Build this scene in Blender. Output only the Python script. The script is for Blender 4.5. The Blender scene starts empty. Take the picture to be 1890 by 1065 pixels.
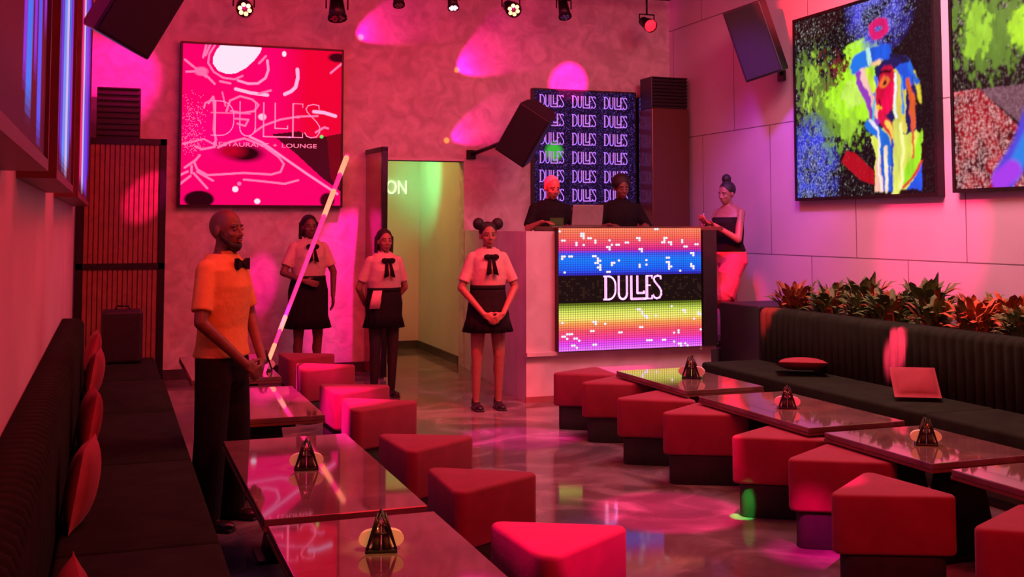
import bpy, bmesh, math, random
import numpy as np
from mathutils import Vector, Matrix

S = bpy.context.scene
COL = S.collection
R = math.radians
PI = math.pi
random.seed(7)

# ---------------------------------------------------------------- camera, world, exposure
F_PX, W_PX, H_PX = 2027.0, 1890, 1065
PITCH = R(3.5)
YAW = math.atan(740 / F_PX * math.cos(PITCH))
cam_d = bpy.data.cameras.new('camera')
cam = bpy.data.objects.new('camera', cam_d); COL.objects.link(cam)
cam.location = (0, 0, 1.62)
cam.rotation_euler = (PI/2 + PITCH, 0, -YAW)
cam_d.sensor_fit = 'HORIZONTAL'; cam_d.sensor_width = 36.0
cam_d.lens = 36.0 * F_PX / W_PX
cam_d.shift_y = -(H_PX/2 - (417 - F_PX*math.tan(PITCH))) / W_PX
cam_d.clip_start = 0.05
S.camera = cam
S.view_settings.view_transform = 'Standard'
S.view_settings.look = 'None'
S.view_settings.exposure = 0.0
S.view_settings.gamma = 1.0
S.view_settings.use_curve_mapping = False
wd = bpy.data.worlds.new('world'); S.world = wd; wd.use_nodes = True
wd.node_tree.nodes['Background'].inputs[0].default_value = (0.30, 0.006, 0.015, 1)
wd.node_tree.nodes['Background'].inputs[1].default_value = 0.10

def lin(c):
    return tuple((x/255/12.92) if x/255 <= .04045 else ((x/255+.055)/1.055)**2.4 for x in c)

def area(name, loc, target, size, color, power, sy=None):
    d = bpy.data.lights.new(name, 'AREA'); d.energy = power; d.color = color
    d.shape = 'RECTANGLE'; d.size = size; d.size_y = sy or size
    o = bpy.data.objects.new(name, d); COL.objects.link(o); o.location = loc
    o.rotation_euler = (Vector(target) - Vector(loc)).to_track_quat('-Z', 'Y').to_euler()
    return o

def spot(name, loc, target, angle, color, power, blend=.3, radius=.03):
    d = bpy.data.lights.new(name, 'SPOT'); d.energy = power; d.color = color
    d.spot_size = R(angle); d.spot_blend = blend; d.shadow_soft_size = radius
    o = bpy.data.objects.new(name, d); COL.objects.link(o); o.location = loc
    o.rotation_euler = (Vector(target) - Vector(loc)).to_track_quat('-Z', 'Y').to_euler()
    return o

def point(name, loc, color, power, radius=.1):
    d = bpy.data.lights.new(name, 'POINT'); d.energy = power; d.color = color; d.shadow_soft_size = radius
    o = bpy.data.objects.new(name, d); COL.objects.link(o); o.location = loc
    return o

RED = (1.0, .015, .03); PINK = (1.0, .015, .16); MAG = (1.0, .004, .27); ROSE = (1.0, .12, .22)
VIO = (.42, .05, 1.0); AMB = (1.0, .30, .05)
# general wash from unseen area lamps added under the ceiling
area('wash_back_left', (1.8, 9.0, 4.2), (1.4, 12.2, 1.6), 2.2, (1.0, .028, .060), 115)
area('wash_back_right', (4.2, 9.2, 4.2), (4.6, 12.2, 2.4), 2.0, (1.0, .028, .08), 42)
area('wash_floor', (2.5, 6.6, 4.25), (2.5, 6.6, 0), 2.2, (1.0, .018, .040), 78)
area('wash_front', (2.6, .6, 3.6), (2.7, 6.0, .2), 1.6, (1.0, .022, .030), 105)  # frontal fill added from the camera side
area('wash_left_wall', (1.1, 5.4, 4.1), (-.33, 5.8, 1.2), 1.2, (1.0, .030, .065), 48)
area('wash_right_wall', (4.9, 6.8, 4.2), (6.55, 7.0, .9), 1.2, (1.0, .30, .42), 185)
spot('violet_wash', (4.9, 8.6, 4.1), (6.55, 9.85, 1.9), 58, VIO, 330, 1.0, .10)
point('corridor_lamp', (2.75, 12.9, 2.85), (1.0, .66, .12), 19, .12)
spot('corridor_green', (2.6, 13.1, 2.4), (3.86, 13.75, 2.25), 62, (.03, 1.0, .26), 105, 1.0, .05)
# back-wall light patches; grazing and tip spots are added close to the wall
def graze(name, tip, direction, ang, power, color=MAG, out=.20):
    """added unseen spot close to the wall, grazing it from the lower left"""
    t = Vector(tip); d = Vector(direction).normalized()
    return spot(name, t - d*.16 + Vector((0, -out, 0)), t + d*.42, ang, color, power, .5, .01)
graze('beam_patch_a', (2.50, 12.2, 3.74), (.80, 0, .34), 46, 52)
graze('beam_patch_b', (3.73, 12.2, 3.42), (.80, 0, .46), 54, 66)
graze('beam_patch_c', (3.62, 12.2, 2.60), (.80, 0, .34), 44, 42)
for n_, tp in (('beam_tip_b', (3.76, 12.2, 3.44)), ('beam_tip_c', (3.64, 12.2, 2.61)), ('beam_tip_a', (2.62, 12.2, 3.76))):
    spot(n_, (tp[0]+.02, 12.0, tp[2]-.02), tp, 24, (1.0, .35, .02), 2.4, .9, .005)
spot('beam_patch_d', (5.6, 10.6, 4.1), (5.18, 12.2, 3.35), 17, MAG, 700, .5, .02)
spot('beam_patch_e', (1.3, 10.2, 4.0), (-.10, 12.2, 3.10), 26, MAG, 650, .6, .02)
spot('beam_patch_f', (2.9, 10.7, 4.1), (2.42, 12.2, 1.05), 15, MAG, 1500, .5, .02)
spot('beam_patch_g', (2.0, 9.2, 4.0), (.36, 11.25, 1.95), 7, MAG, 2200, .6, .02)
spot('beam_patch_h', (3.6, 6.6, 4.0), (6.55, 7.55, 1.60), 22, PINK, 1200, .6, .02)
spot('beam_patch_i', (3.2, 7.2, 4.0), (6.55, 9.1, 3.95), 18, RED, 2000, .5, .02)
spot('beam_patch_j', (3.4, 5.4, 4.0), (5.36, 6.61, .76), 3.4, (1.0, .02, .10), 60000, .6, .02)
spot('beam_patch_k', (3.9, 6.6, 4.0), (5.5, 8.42, .70), 4.0, RED, 14000, .6, .02)
spot('beam_patch_l', (2.2, 9.8, 4.1), (1.52, 12.2, 1.0), 7, MAG, 900, .7, .02)
spot('beam_patch_m', (4.8, 8.2, 4.1), (6.55, 8.6, 1.0), 40, (1.0, .05, .16), 200, 1.0, .05)
spot('beam_foliage', (4.2, 5.6, 4.0), (5.95, 6.3, 1.0), 15, (1.0, .05, .0), 1300, .8, .03)
spot('beam_floor_a', (3.0, 8.0, 4.0), (2.95, 8.0, 0), 15, MAG, 1500, .6, .02)
spot('beam_floor_b', (2.6, 4.6, 4.0), (3.0, 5.65, 0), 13, PINK, 2400, .4, .02)
spot('beam_floor_c', (3.2, 6.8, 4.0), (3.1, 9.3, 0), 22, RED, 900, .7, .02)
spot('beam_booth', (3.1, 6.8, 4.0), (3.75, 9.5, .75), 17, (1.0, .012, .08), 160, .7, .02)
spot('beam_booth_low', (4.6, 7.4, 4.1), (4.55, 9.5, .2), 12, MAG, 1300, .6, .02)
spot('beam_stool_near', (1.5, 2.3, 4.0), (1.68, 4.0, .4), 10, (1.0, .004, .20), 2200, .4, .02)
spot('beam_stool_mid', (.2, 6.2, 4.0), (1.42, 7.6, .4), 15, MAG, 4200, .7, .02)
spot('beam_stool_far', (.3, 8.0, 4.0), (1.50, 9.3, .4), 12, MAG, 3000, .7, .02)
spot('beam_stool_right', (2.3, 2.2, 4.0), (3.18, 4.45, .42), 6, MAG, 2600, .7, .02)
spot('beam_table_right', (2.9, 4.2, 4.0), (4.1, 5.9, .5), 8, RED, 500, .7, .02)
spot('beam_lady', (3.9, 7.2, 4.0), (5.95, 10.0, 1.15), 12, (1.0, .003, .04), 1300, .5, .02)
spot('beam_man', (1.7, 3.4, 3.9), (.62, 6.3, 1.12), 13, (1.0, .060, .0), 330, .5, .02)
spot('beam_girl', (3.9, 6.4, 3.9), (3.15, 9.3, 1.1), 13, (1.0, .008, .010), 300, .6, .02)
spot('beam_waiters', (2.6, 7.2, 3.9), (2.2, 10.6, 1.3), 22, (1.0, .010, .006), 230, .6, .02)
spot('beam_performer', (3.4, 8.0, 4.0), (4.13, 10.25, 2.0), 6, (1.0, .004, .04), 1600, .5, .02)
spot('beam_green', (3.0, 3.4, 3.9), (3.33, 5.36, .12), 1.8, (.03, 1.0, .12), 5000, .4, .01)
spot('beam_holder_near', (1.3, 2.0, 3.6), (.90, 3.79, .55), 4.5, (1.0, .42, .12), 420, .8, .01)
spot('beam_holder_second', (1.3, 3.2, 3.6), (.87, 5.16, .55), 4.0, (1.0, .30, .14), 260, .8, .01)
spot('beam_holder_right', (3.2, 2.8, 3.6), (3.95, 4.64, .55), 4.0, (1.0, .32, .10), 260, .8, .01)
spot('beam_holder_third', (3.2, 4.0, 3.6), (3.93, 5.84, .55), 4.0, PINK, 260, .8, .01)
area('bench_wash_right', (3.9, 5.6, 3.9), (5.4, 6.2, .6), 1.0, (1.0, .34, .16), 46)  # unseen fill lamp added to brighten the right backrest

# ---------------------------------------------------------------- materials
MATS = {}
def mat(name, color, rough=.5, metal=0.0, emit=None, estr=1.0, spec=.5, noise=None, bump=None, coat=0, trans=0, sheen=0):
    """noise = (scale, colour2, detail, distortion); bump = (scale, strength, distance)"""
    if name in MATS: return MATS[name]
    m = bpy.data.materials.new(name); m.use_nodes = True
    nt = m.node_tree; b = nt.nodes['Principled BSDF']
    b.inputs['Base Color'].default_value = (*color, 1)
    b.inputs['Roughness'].default_value = rough
    b.inputs['Metallic'].default_value = metal
    b.inputs['Specular IOR Level'].default_value = spec
    b.inputs['Coat Weight'].default_value = coat
    b.inputs['Transmission Weight'].default_value = trans
    b.inputs['Sheen Weight'].default_value = sheen
    if emit:
        b.inputs['Emission Color'].default_value = (*emit, 1)
        b.inputs['Emission Strength'].default_value = estr
    tc = nt.nodes.new('ShaderNodeTexCoord')
    if noise:
        n = nt.nodes.new('ShaderNodeTexNoise'); n.inputs['Scale'].default_value = noise[0]
        n.inputs['Detail'].default_value = noise[2]; n.inputs['Distortion'].default_value = noise[3]
        nt.links.new(tc.outputs['Object'], n.inputs['Vector'])
        r = nt.nodes.new('ShaderNodeValToRGB'); r.color_ramp.elements[0].position = .35; r.color_ramp.elements[1].position = .68
        r.color_ramp.elements[0].color = (*color, 1); r.color_ramp.elements[1].color = (*noise[1], 1)
        nt.links.new(n.outputs['Fac'], r.inputs['Fac']); nt.links.new(r.outputs['Color'], b.inputs['Base Color'])
    if bump:
        n2 = nt.nodes.new('ShaderNodeTexNoise'); n2.inputs['Scale'].default_value = bump[0]; n2.inputs['Detail'].default_value = 4
        nt.links.new(tc.outputs['Object'], n2.inputs['Vector'])
        bp = nt.nodes.new('ShaderNodeBump'); bp.inputs['Strength'].default_value = bump[1]; bp.inputs['Distance'].default_value = bump[2]
        nt.links.new(n2.outputs['Fac'], bp.inputs['Height']); nt.links.new(bp.outputs['Normal'], b.inputs['Normal'])
    MATS[name] = m
    return m

PLASTER = mat('plaster', (.50, .46, .45), .75, noise=(5.0, (.72, .68, .66), 8, 1.2), bump=(14, .25, .02))
WALLW = mat('wall_paint', (.60, .57, .58), .7, noise=(1.2, (.70, .67, .68), 3, .2))
CEIL = mat('ceiling_paint', (.10, .08, .09), .85, noise=(3, (.13, .10, .11), 3, 0))
BLACKP = mat('black_plastic', (.012, .010, .012), .45, noise=(40, (.020, .017, .019), 2, 0))
BLACKM = mat('black_metal', (.02, .018, .018), .35, .6, noise=(30, (.03, .026, .026), 2, 0))
GRILLE = mat('speaker_grille', (.010, .009, .010), .7, bump=(300, .5, .004))
VELRED = mat('velvet_red', (.25, .018, .046), .85, sheen=.10, noise=(9, (.31, .024, .060), 4, .3), bump=(60, .15, .004))
CUSH = mat('cushion_red', (.24, .018, .026), .8, sheen=.1, noise=(12, (.30, .03, .04), 4, .3), bump=(80, .2, .004))
BASED = mat('stool_base', (.018, .026, .018), .75, noise=(20, (.028, .036, .024), 3, 0))
VELDK = mat('velvet_olive', (.0105, .020, .009), .95, sheen=.0, spec=.14, noise=(7, (.016, .030, .013), 4, .4), bump=(50, .12, .004))
TABLE = mat('table_stone', (.15, .10, .085), .05, coat=.6, noise=(3.2, (.25, .18, .16), 7, 1.5))
TEDGE = mat('table_edge', (.16, .08, .05), .35, noise=(12, (.20, .11, .07), 3, .5))
WOOD = mat('slat_wood', (.20, .07, .045), .45, noise=(6, (.28, .10, .06), 5, 2.0))
WOODD = mat('dark_wood', (.085, .030, .018), .34, coat=.2, noise=(4, (.09, .035, .022), 5, 2.0))
STONEW = mat('booth_plaster', (.58, .54, .54), .6, noise=(4, (.70, .66, .66), 6, .6))
SKIRT = mat('baseboard_stone', (.045, .042, .045), .3, noise=(6, (.07, .065, .07), 4, 1))
SKIN = mat('skin_dark', (.13, .055, .038), .5, noise=(30, (.16, .07, .048), 2, 0))
SKINM = mat('skin_brown', (.27, .12, .08), .5, noise=(30, (.31, .14, .095), 2, 0))
SHIRTM = mat('amber_tinted_shirt', (.52, .28, .07), .8, noise=(8, (.60, .33, .09), 3, .5), bump=(18, .5, .015))  # amber light on a white shirt put into the cloth colour
SHIRT = mat('red_tinted_shirt', (.50, .33, .30), .8, noise=(8, (.58, .39, .35), 3, .5), bump=(18, .5, .015))  # white shirts tinted peach to carry the red light on them
CLOTHK = mat('black_cloth', (.007, .006, .007), .9, spec=.2, noise=(25, (.011, .009, .011), 3, 0), bump=(25, .3, .008))
TIGHT = mat('black_tights', (.020, .014, .014), .7, noise=(25, (.03, .02, .02), 3, 0))
SHORTS = mat('pink_shorts', (.62, .045, .10), .8, noise=(10, (.70, .06, .13), 3, .5), bump=(14, .5, .015))
PINKC = mat('pale_cloth', (.66, .26, .32), .8, noise=(10, (.74, .32, .38), 3, .5), bump=(14, .5, .015))
HAIR = mat('black_hair', (.008, .006, .006), .6, bump=(90, .8, .006))
LEATH = mat('black_leather', (.012, .010, .010), .3, noise=(30, (.02, .016, .016), 2, 0))
EYE = mat('eye', (.16, .14, .14), .3, noise=(200, (.34, .32, .31), 1, 0))
LIP = mat('lip', (.20, .05, .045), .4, noise=(60, (.24, .06, .05), 1, 0))
BRASS = mat('brass', (.75, .48, .22), .25, .9, noise=(30, (.80, .54, .26), 2, 0))
NAPK = mat('napkin_paper', (.82, .76, .68), .8, noise=(20, (.86, .80, .72), 2, 0))
CONDI = mat('shaker_dark', (.05, .03, .025), .2, coat=.5, noise=(20, (.09, .05, .035), 2, 0))
STEEL = mat('brushed_steel', (.55, .52, .52), .25, .9, noise=(60, (.62, .58, .58), 2, 0))
LEAF = mat('leaf_green', (.06, .16, .03), .6, noise=(12, (.11, .20, .05), 3, .3))
LEAFB = mat('leaf_bronze', (.22, .09, .03), .6, noise=(12, (.30, .12, .03), 3, .3))
SOIL = mat('planter_dark', (.03, .022, .018), .9, noise=(30, (.05, .035, .028), 4, 0))
LAPT = mat('laptop_shell', (.42, .34, .36), .35, .5, noise=(20, (.46, .38, .40), 2, 0))
GREENC = mat('green_print', (.03, .10, .02), .8, noise=(15, (.05, .14, .02), 3, .3))
LENSY = mat('lens_yellow', (.9, .6, .2), .3, emit=(1.0, .62, .16), estr=2.2)
LENSW = mat('lens_white', (.9, .7, .7), .3, emit=(1.0, .55, .60), estr=1.5)
LENSR = mat('lens_red', (.9, .05, .08), .3, emit=(1.0, .02, .05), estr=1.0)
LENSO = mat('lens_off', (.06, .03, .04), .1, coat=.8, noise=(30, (.08, .04, .05), 2, 0))
BEAMM = mat('light_beam_glow', (1, .2, .5), .3, emit=(1.0, .02, .22), estr=1.1)
BEAMH = mat('light_beam_core', (1, .7, .4), .3, emit=(1.0, .34, .17), estr=1.15)
SIGNT = mat('sign_letters', (.62, .70, .50), .4, emit=(.62, .95, .50), estr=1.0)  # emission added so the letters stand out from the bright wall
MARKER = mat('logo_glow', (.8, .6, .9), .4, emit=lin((226, 180, 240)), estr=1.0)
PURP = mat('logo_violet', (.5, .4, .8), .4, emit=lin((158, 120, 232)), estr=.8)
PALEP = mat('logo_pink', (.9, .5, .7), .4, emit=lin((255, 130, 175)), estr=.9)

def panel_wall():
    m = bpy.data.materials.new('panelled_wall'); m.use_nodes = True; nt = m.node_tree; b = nt.nodes['Principled BSDF']
    b.inputs['Roughness'].default_value = .62
    tc = nt.nodes.new('ShaderNodeTexCoord'); sp = nt.nodes.new('ShaderNodeSeparateXYZ'); cb = nt.nodes.new('ShaderNodeCombineXYZ')
    nt.links.new(tc.outputs['Object'], sp.inputs[0])
    a1 = nt.nodes.new('ShaderNodeMath'); a1.operation = 'ADD'; a1.inputs[1].default_value = -7.16 + 14.1 + .705
    a2 = nt.nodes.new('ShaderNodeMath'); a2.operation = 'ADD'; a2.inputs[1].default_value = -1.32 + 1.37*4
    nt.links.new(sp.outputs['Y'], a1.inputs[0]); nt.links.new(sp.outputs['Z'], a2.inputs[0])
    nt.links.new(a1.outputs[0], cb.inputs[0]); nt.links.new(a2.outputs[0], cb.inputs[1])
    br = nt.nodes.new('ShaderNodeTexBrick'); br.inputs['Scale'].default_value = 1; br.inputs['Mortar Size'].default_value = .006
    br.inputs['Mortar Smooth'].default_value = .3
    br.inputs['Brick Width'].default_value = 1.41; br.inputs['Row Height'].default_value = 1.37; br.offset = .5
    br.inputs['Color1'].default_value = (.60, .57, .60, 1); br.inputs['Color2'].default_value = (.57, .54, .57, 1)
    br.inputs['Mortar'].default_value = (.16, .14, .15, 1)
    nt.links.new(cb.outputs[0], br.inputs['Vector'])
    n = nt.nodes.new('ShaderNodeTexNoise'); n.inputs['Scale'].default_value = 1.5; nt.links.new(tc.outputs['Object'], n.inputs['Vector'])
    mx = nt.nodes.new('ShaderNodeMixRGB'); mx.blend_type = 'MULTIPLY'; mx.inputs[0].default_value = .25
    nt.links.new(br.outputs['Color'], mx.inputs[1]); nt.links.new(n.outputs['Fac'], mx.inputs[2])
    nt.links.new(mx.outputs[0], b.inputs['Base Color'])
    bp = nt.nodes.new('ShaderNodeBump'); bp.invert = True; bp.inputs['Distance'].default_value = .01; bp.inputs['Strength'].default_value = .6
    nt.links.new(br.outputs['Fac'], bp.inputs['Height']); nt.links.new(bp.outputs['Normal'], b.inputs['Normal'])
    return m
PANELW = panel_wall()

def floor_mat():
    m = bpy.data.materials.new('polished_marble'); m.use_nodes = True; nt = m.node_tree; b = nt.nodes['Principled BSDF']
    tc = nt.nodes.new('ShaderNodeTexCoord')
    n = nt.nodes.new('ShaderNodeTexNoise'); n.inputs['Scale'].default_value = 1.6; n.inputs['Detail'].default_value = 9; n.inputs['Distortion'].default_value = 1.6
    nt.links.new(tc.outputs['Object'], n.inputs['Vector'])
    r = nt.nodes.new('ShaderNodeValToRGB'); e = r.color_ramp.elements
    e[0].position = .38; e[0].color = (.10, .09, .095, 1); e[1].position = .62; e[1].color = (.26, .24, .25, 1)
    x = e.new(.50); x.color = (.15, .13, .14, 1)
    nt.links.new(n.outputs['Fac'], r.inputs['Fac']); nt.links.new(r.outputs['Color'], b.inputs['Base Color'])
    b.inputs['Roughness'].default_value = .16
    n2 = nt.nodes.new('ShaderNodeTexNoise'); n2.inputs['Scale'].default_value = 3.0; n2.inputs['Detail'].default_value = 3
    nt.links.new(tc.outputs['Object'], n2.inputs['Vector'])
    mr = nt.nodes.new('ShaderNodeMapRange'); mr.inputs[3].default_value = .03; mr.inputs[4].default_value = .12
    nt.links.new(n2.outputs['Fac'], mr.inputs[0]); nt.links.new(mr.outputs[0], b.inputs['Roughness'])
    return m
FLOORM = floor_mat()

def screen_mat(name, estr=1.0, dots=None):
    m = bpy.data.materials.new(name); m.use_nodes = True; nt = m.node_tree; b = nt.nodes['Principled BSDF']
    b.inputs['Base Color'].default_value = (.004, .004, .004, 1); b.inputs['Roughness'].default_value = .5; b.inputs['Specular IOR Level'].default_value = .12
    at = nt.nodes.new('ShaderNodeAttribute'); at.attribute_name = 'Col'
    out = at.outputs['Color']
    if dots:
        uv = nt.nodes.new('ShaderNodeUVMap'); sp = nt.nodes.new('ShaderNodeSeparateXYZ'); nt.links.new(uv.outputs[0], sp.inputs[0])
        res = []
        for i in (0, 1):
            mu = nt.nodes.new('ShaderNodeMath'); mu.operation = 'MULTIPLY'; mu.inputs[1].default_value = dots[i]
            fr = nt.nodes.new('ShaderNodeMath'); fr.operation = 'FRACT'; sb = nt.nodes.new('ShaderNodeMath'); sb.operation = 'SUBTRACT'; sb.inputs[1].default_value = .5
            ab = nt.nodes.new('ShaderNodeMath'); ab.operation = 'ABSOLUTE'
            nt.links.new(sp.outputs[i], mu.inputs[0]); nt.links.new(mu.outputs[0], fr.inputs[0]); nt.links.new(fr.outputs[0], sb.inputs[0]); nt.links.new(sb.outputs[0], ab.inputs[0])
            res.append(ab)
        mxx = nt.nodes.new('ShaderNodeMath'); mxx.operation = 'MAXIMUM'; nt.links.new(res[0].outputs[0], mxx.inputs[0]); nt.links.new(res[1].outputs[0], mxx.inputs[1])
        mr = nt.nodes.new('ShaderNodeMapRange'); mr.inputs[1].default_value = .28; mr.inputs[2].default_value = .46; mr.inputs[3].default_value = 1.15; mr.inputs[4].default_value = .35
        nt.links.new(mxx.outputs[0], mr.inputs[0])
        ml = nt.nodes.new('ShaderNodeVectorMath'); ml.operation = 'SCALE'; nt.links.new(out, ml.inputs[0]); nt.links.new(mr.outputs[0], ml.inputs['Scale'])
        out = ml.outputs[0]
    nt.links.new(out, b.inputs['Emission Color']); b.inputs['Emission Strength'].default_value = estr
    return m

# ---------------------------------------------------------------- mesh helpers
def link(name, me, m=None, parent=None, smooth=False):
    o = bpy.data.objects.new(name, me); COL.objects.link(o)
    if m is not None and not me.materials: me.materials.append(m)
    if smooth:
        for p in me.polygons: p.use_smooth = True
    if parent is not None: o.parent = parent
    return o

def tag(o, label=None, cat=None, group=None, kind=None):
    if label: o['label'] = label
    if cat: o['category'] = cat
    if group: o['group'] = group
    if kind: o['kind'] = kind
    return o

def empty(name, loc, rz=0, label=None, cat=None, group=None):
    o = bpy.data.objects.new(name, None); COL.objects.link(o); o.location = loc; o.rotation_euler = (0, 0, rz)
    o.empty_display_size = .1
    return tag(o, label, cat, group)

class MB:
    def __init__(s): s.v = []; s.f = []
    def add(s, vs, fs):
        n = len(s.v); s.v += [tuple(v) for v in vs]; s.f += [tuple(i+n for i in f) for f in fs]; return s
    def box(s, a, b, M=None):
        (x0, y0, z0), (x1, y1, z1) = a, b
        vs = [(x0,y0,z0),(x1,y0,z0),(x1,y1,z0),(x0,y1,z0),(x0,y0,z1),(x1,y0,z1),(x1,y1,z1),(x0,y1,z1)]
        if M: vs = [tuple(M @ Vector(v)) for v in vs]
        return s.add(vs, [(0,3,2,1),(4,5,6,7),(0,1,5,4),(1,2,6,5),(2,3,7,6),(3,0,4,7)])
    def prism(s, poly, z0, z1):
        n = len(poly)
        vs = [(x, y, z0) for x, y in poly] + [(x, y, z1) for x, y in poly]
        return s.add(vs, [tuple(range(n-1, -1, -1)), tuple(range(n, 2*n))] + [(i, (i+1) % n, n+(i+1) % n, n+i) for i in range(n)])
    def tube(s, p0, p1, r0, r1=None, n=14, caps=True):
        r1 = r0 if r1 is None else r1
        p0 = Vector(p0); p1 = Vector(p1); d = (p1-p0).normalized()
        a = d.orthogonal().normalized(); b = d.cross(a)
        vs = []
        for p, r in ((p0, r0), (p1, r1)):
            for i in range(n):
                t = 2*PI*i/n; vs.append(p + a*math.cos(t)*r + b*math.sin(t)*r)
        fs = [(i, (i+1) % n, n+(i+1) % n, n+i) for i in range(n)]
        if caps: fs += [tuple(range(n-1, -1, -1)), tuple(range(n, 2*n))]
        return s.add(vs, fs)
    def path(s, pts, r, n=8):
        for a, b in zip(pts, pts[1:]): s.tube(a, b, r, r, n)
        return s
    def loft(s, secs, n=32, wave=None, closed=True):
        """secs: (cx, cy, z, rx, ry); wave(i_sec, angle) -> radius factor"""
        vs = []
        for k, (cx, cy, z, rx, ry) in enumerate(secs):
            for i in range(n):
                t = 2*PI*i/n; w = wave(k, t) if wave else 1
                vs.append((cx + rx*w*math.cos(t), cy + ry*w*math.sin(t), z))
        fs = []
        for k in range(len(secs)-1):
            for i in range(n):
                j = (i+1) % n; fs.append((k*n+i, k*n+j, (k+1)*n+j, (k+1)*n+i))
        if closed:
            fs.append(tuple(range(n-1, -1, -1))); fs.append(tuple((len(secs)-1)*n+i for i in range(n)))
        return s.add(vs, fs)
    def ell(s, c, r, M=None, nu=16, nv=10):
        vs = [(0, 0, -1)]; 
        for j in range(1, nv):
            ph = -PI/2 + PI*j/nv
            for i in range(nu):
                t = 2*PI*i/nu; vs.append((math.cos(ph)*math.cos(t), math.cos(ph)*math.sin(t), math.sin(ph)))
        vs.append((0, 0, 1)); L = len(vs)-1
        fs = [(0, 1+(i+1) % nu, 1+i) for i in range(nu)]
        for j in range(nv-2):
            for i in range(nu):
                a = 1+j*nu+i; b = 1+j*nu+(i+1) % nu; fs.append((a, b, b+nu, a+nu))
        q = 1+(nv-2)*nu
        fs += [(q+i, q+(i+1) % nu, L) for i in range(nu)]
        c = Vector(c); out = []
        for v in vs:
            v = Vector((v[0]*r[0], v[1]*r[1], v[2]*r[2]))
            if M: v = M @ v
            out.append(c+v)
        return s.add(out, fs)
    def cap(s, p0, p1, r0, r1=None, n=12):
        """rounded tapered limb"""
        r1 = r0 if r1 is None else r1
        s.tube(p0, p1, r0, r1, n)
        s.ell(p0, (r0, r0, r0), None, n, 8); s.ell(p1, (r1, r1, r1), None, n, 8)
        return s
    def mesh(s, name):
        me = bpy.data.meshes.new(name); me.from_pydata([tuple(v) for v in s.v], [], s.f); me.validate(); me.update(); return me
    def build(s, name, m, parent=None, smooth=False, bevel=0, seg=2):
        me = s.mesh(name)
        if bevel:
            bm = bmesh.new(); bm.from_mesh(me)
            bmesh.ops.recalc_face_normals(bm, faces=bm.faces)
            es = [e for e in bm.edges if len(e.link_faces) == 2 and e.calc_face_angle(0) > .5]
            bmesh.ops.bevel(bm, geom=es, offset=bevel, segments=seg, profile=.5, affect='EDGES')
            bm.to_mesh(me); bm.free()
        return link(name, me, m, parent, smooth)
    def remesh(s, name, m, parent=None, voxel=.008, smooth_it=4):
        me = s.mesh('tmp_'+name); o = bpy.data.objects.new('tmp', me); COL.objects.link(o)
        md = o.modifiers.new('r', 'REMESH'); md.mode = 'VOXEL'; md.voxel_size = voxel
        ms = o.modifiers.new('s', 'SMOOTH'); ms.factor = .5; ms.iterations = smooth_it
        dg = bpy.context.evaluated_depsgraph_get()
        me2 = bpy.data.meshes.new_from_object(o.evaluated_get(dg)); me2.name = name
        bpy.data.objects.remove(o); bpy.data.meshes.remove(me)
        me2.materials.clear()
        return link(name, me2, m, parent, True)

def copy_tree(o, parent=None):
    c = o.copy(); COL.objects.link(c); c.parent = parent
    for ch in list(o.children): copy_tree(ch, c)
    return c

def text(name, s, size, m, parent, loc, rot, ext=.002, sx=1.0, align='CENTER'):
    cu = bpy.data.curves.new('t', 'FONT'); cu.body = s; cu.size = size; cu.extrude = ext; cu.align_x = align; cu.align_y = 'CENTER'
    o = bpy.data.objects.new('t', cu); COL.objects.link(o)
    dg = bpy.context.evaluated_depsgraph_get()
    me = bpy.data.meshes.new_from_object(o.evaluated_get(dg)); bpy.data.objects.remove(o)
    for v in me.vertices: v.co.x *= sx
    me.materials.clear()
    t = link(name, me, m, parent); t.location = loc; t.rotation_euler = rot
    return t

# art-deco word with interlocked letters in a unit box
def deco_strokes():
    arc = lambda cx, cy, rx, ry, a0, a1, n=8: [(cx+rx*math.cos(R(a0+(a1-a0)*i/n)), cy+ry*math.sin(R(a0+(a1-a0)*i/n))) for i in range(n+1)]
    return [
        ([(.035, .02), (.035, .98)], 1.5), ([(.0, .98), (.08, .98)] + arc(.08, .60, .12, .38, 90, 0) + arc(.08, .40, .12, .38, 0, -90) + [(.0, .02)], .9),
        ([(.255, .98), (.255, .25)] + arc(.325, .25, .07, .23, 180, 360) + [(.395, .98)], 1.1),
        ([(.47, .98), (.47, .02), (.72, .02)], 1.3), ([(.575, .98), (.575, .26), (.69, .26), (.69, .34)], 1.2),
        ([(.74, .02), (.74, .98)], 1.5), ([(.74, .98), (.83, .98), (.83, .88)], .8), ([(.74, .58), (.80, .58)], .8), ([(.70, .02), (.83, .02), (.83, .14)], .8),
        ([(.985, .84), (.98, .95), (.93, .98), (.88, .94), (.86, .84), (.875, .74), (.96, .48), (.99, .34), (.99, .18), (.96, .05), (.91, .02), (.87, .06), (.85, .16)], 1.0),
    ]
def deco_word(mb, x0, z0, w, h, y, sw, t=.004):
    """flat raised strokes in the XZ plane, facing -Y"""
    for pts, k in deco_strokes():
        q = [Vector((x0+px*w, 0, z0+pz*h)) for px, pz in pts]
        for a, b in zip(q, q[1:]):
            d = (b-a)
            if d.length < 1e-6: continue
            d.normalize(); nrm = Vector((-d.z, 0, d.x))*sw*k*.5; e = d*sw*.25
            vs = [a-e-nrm, b+e-nrm, b+e+nrm, a-e+nrm]
            mb.add([(v.x, y, v.z) for v in vs] + [(v.x, y+t, v.z) for v in vs], [(0,1,2,3),(7,6,5,4),(0,4,5,1),(1,5,6,2),(2,6,7,3),(3,7,4,0)])

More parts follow.
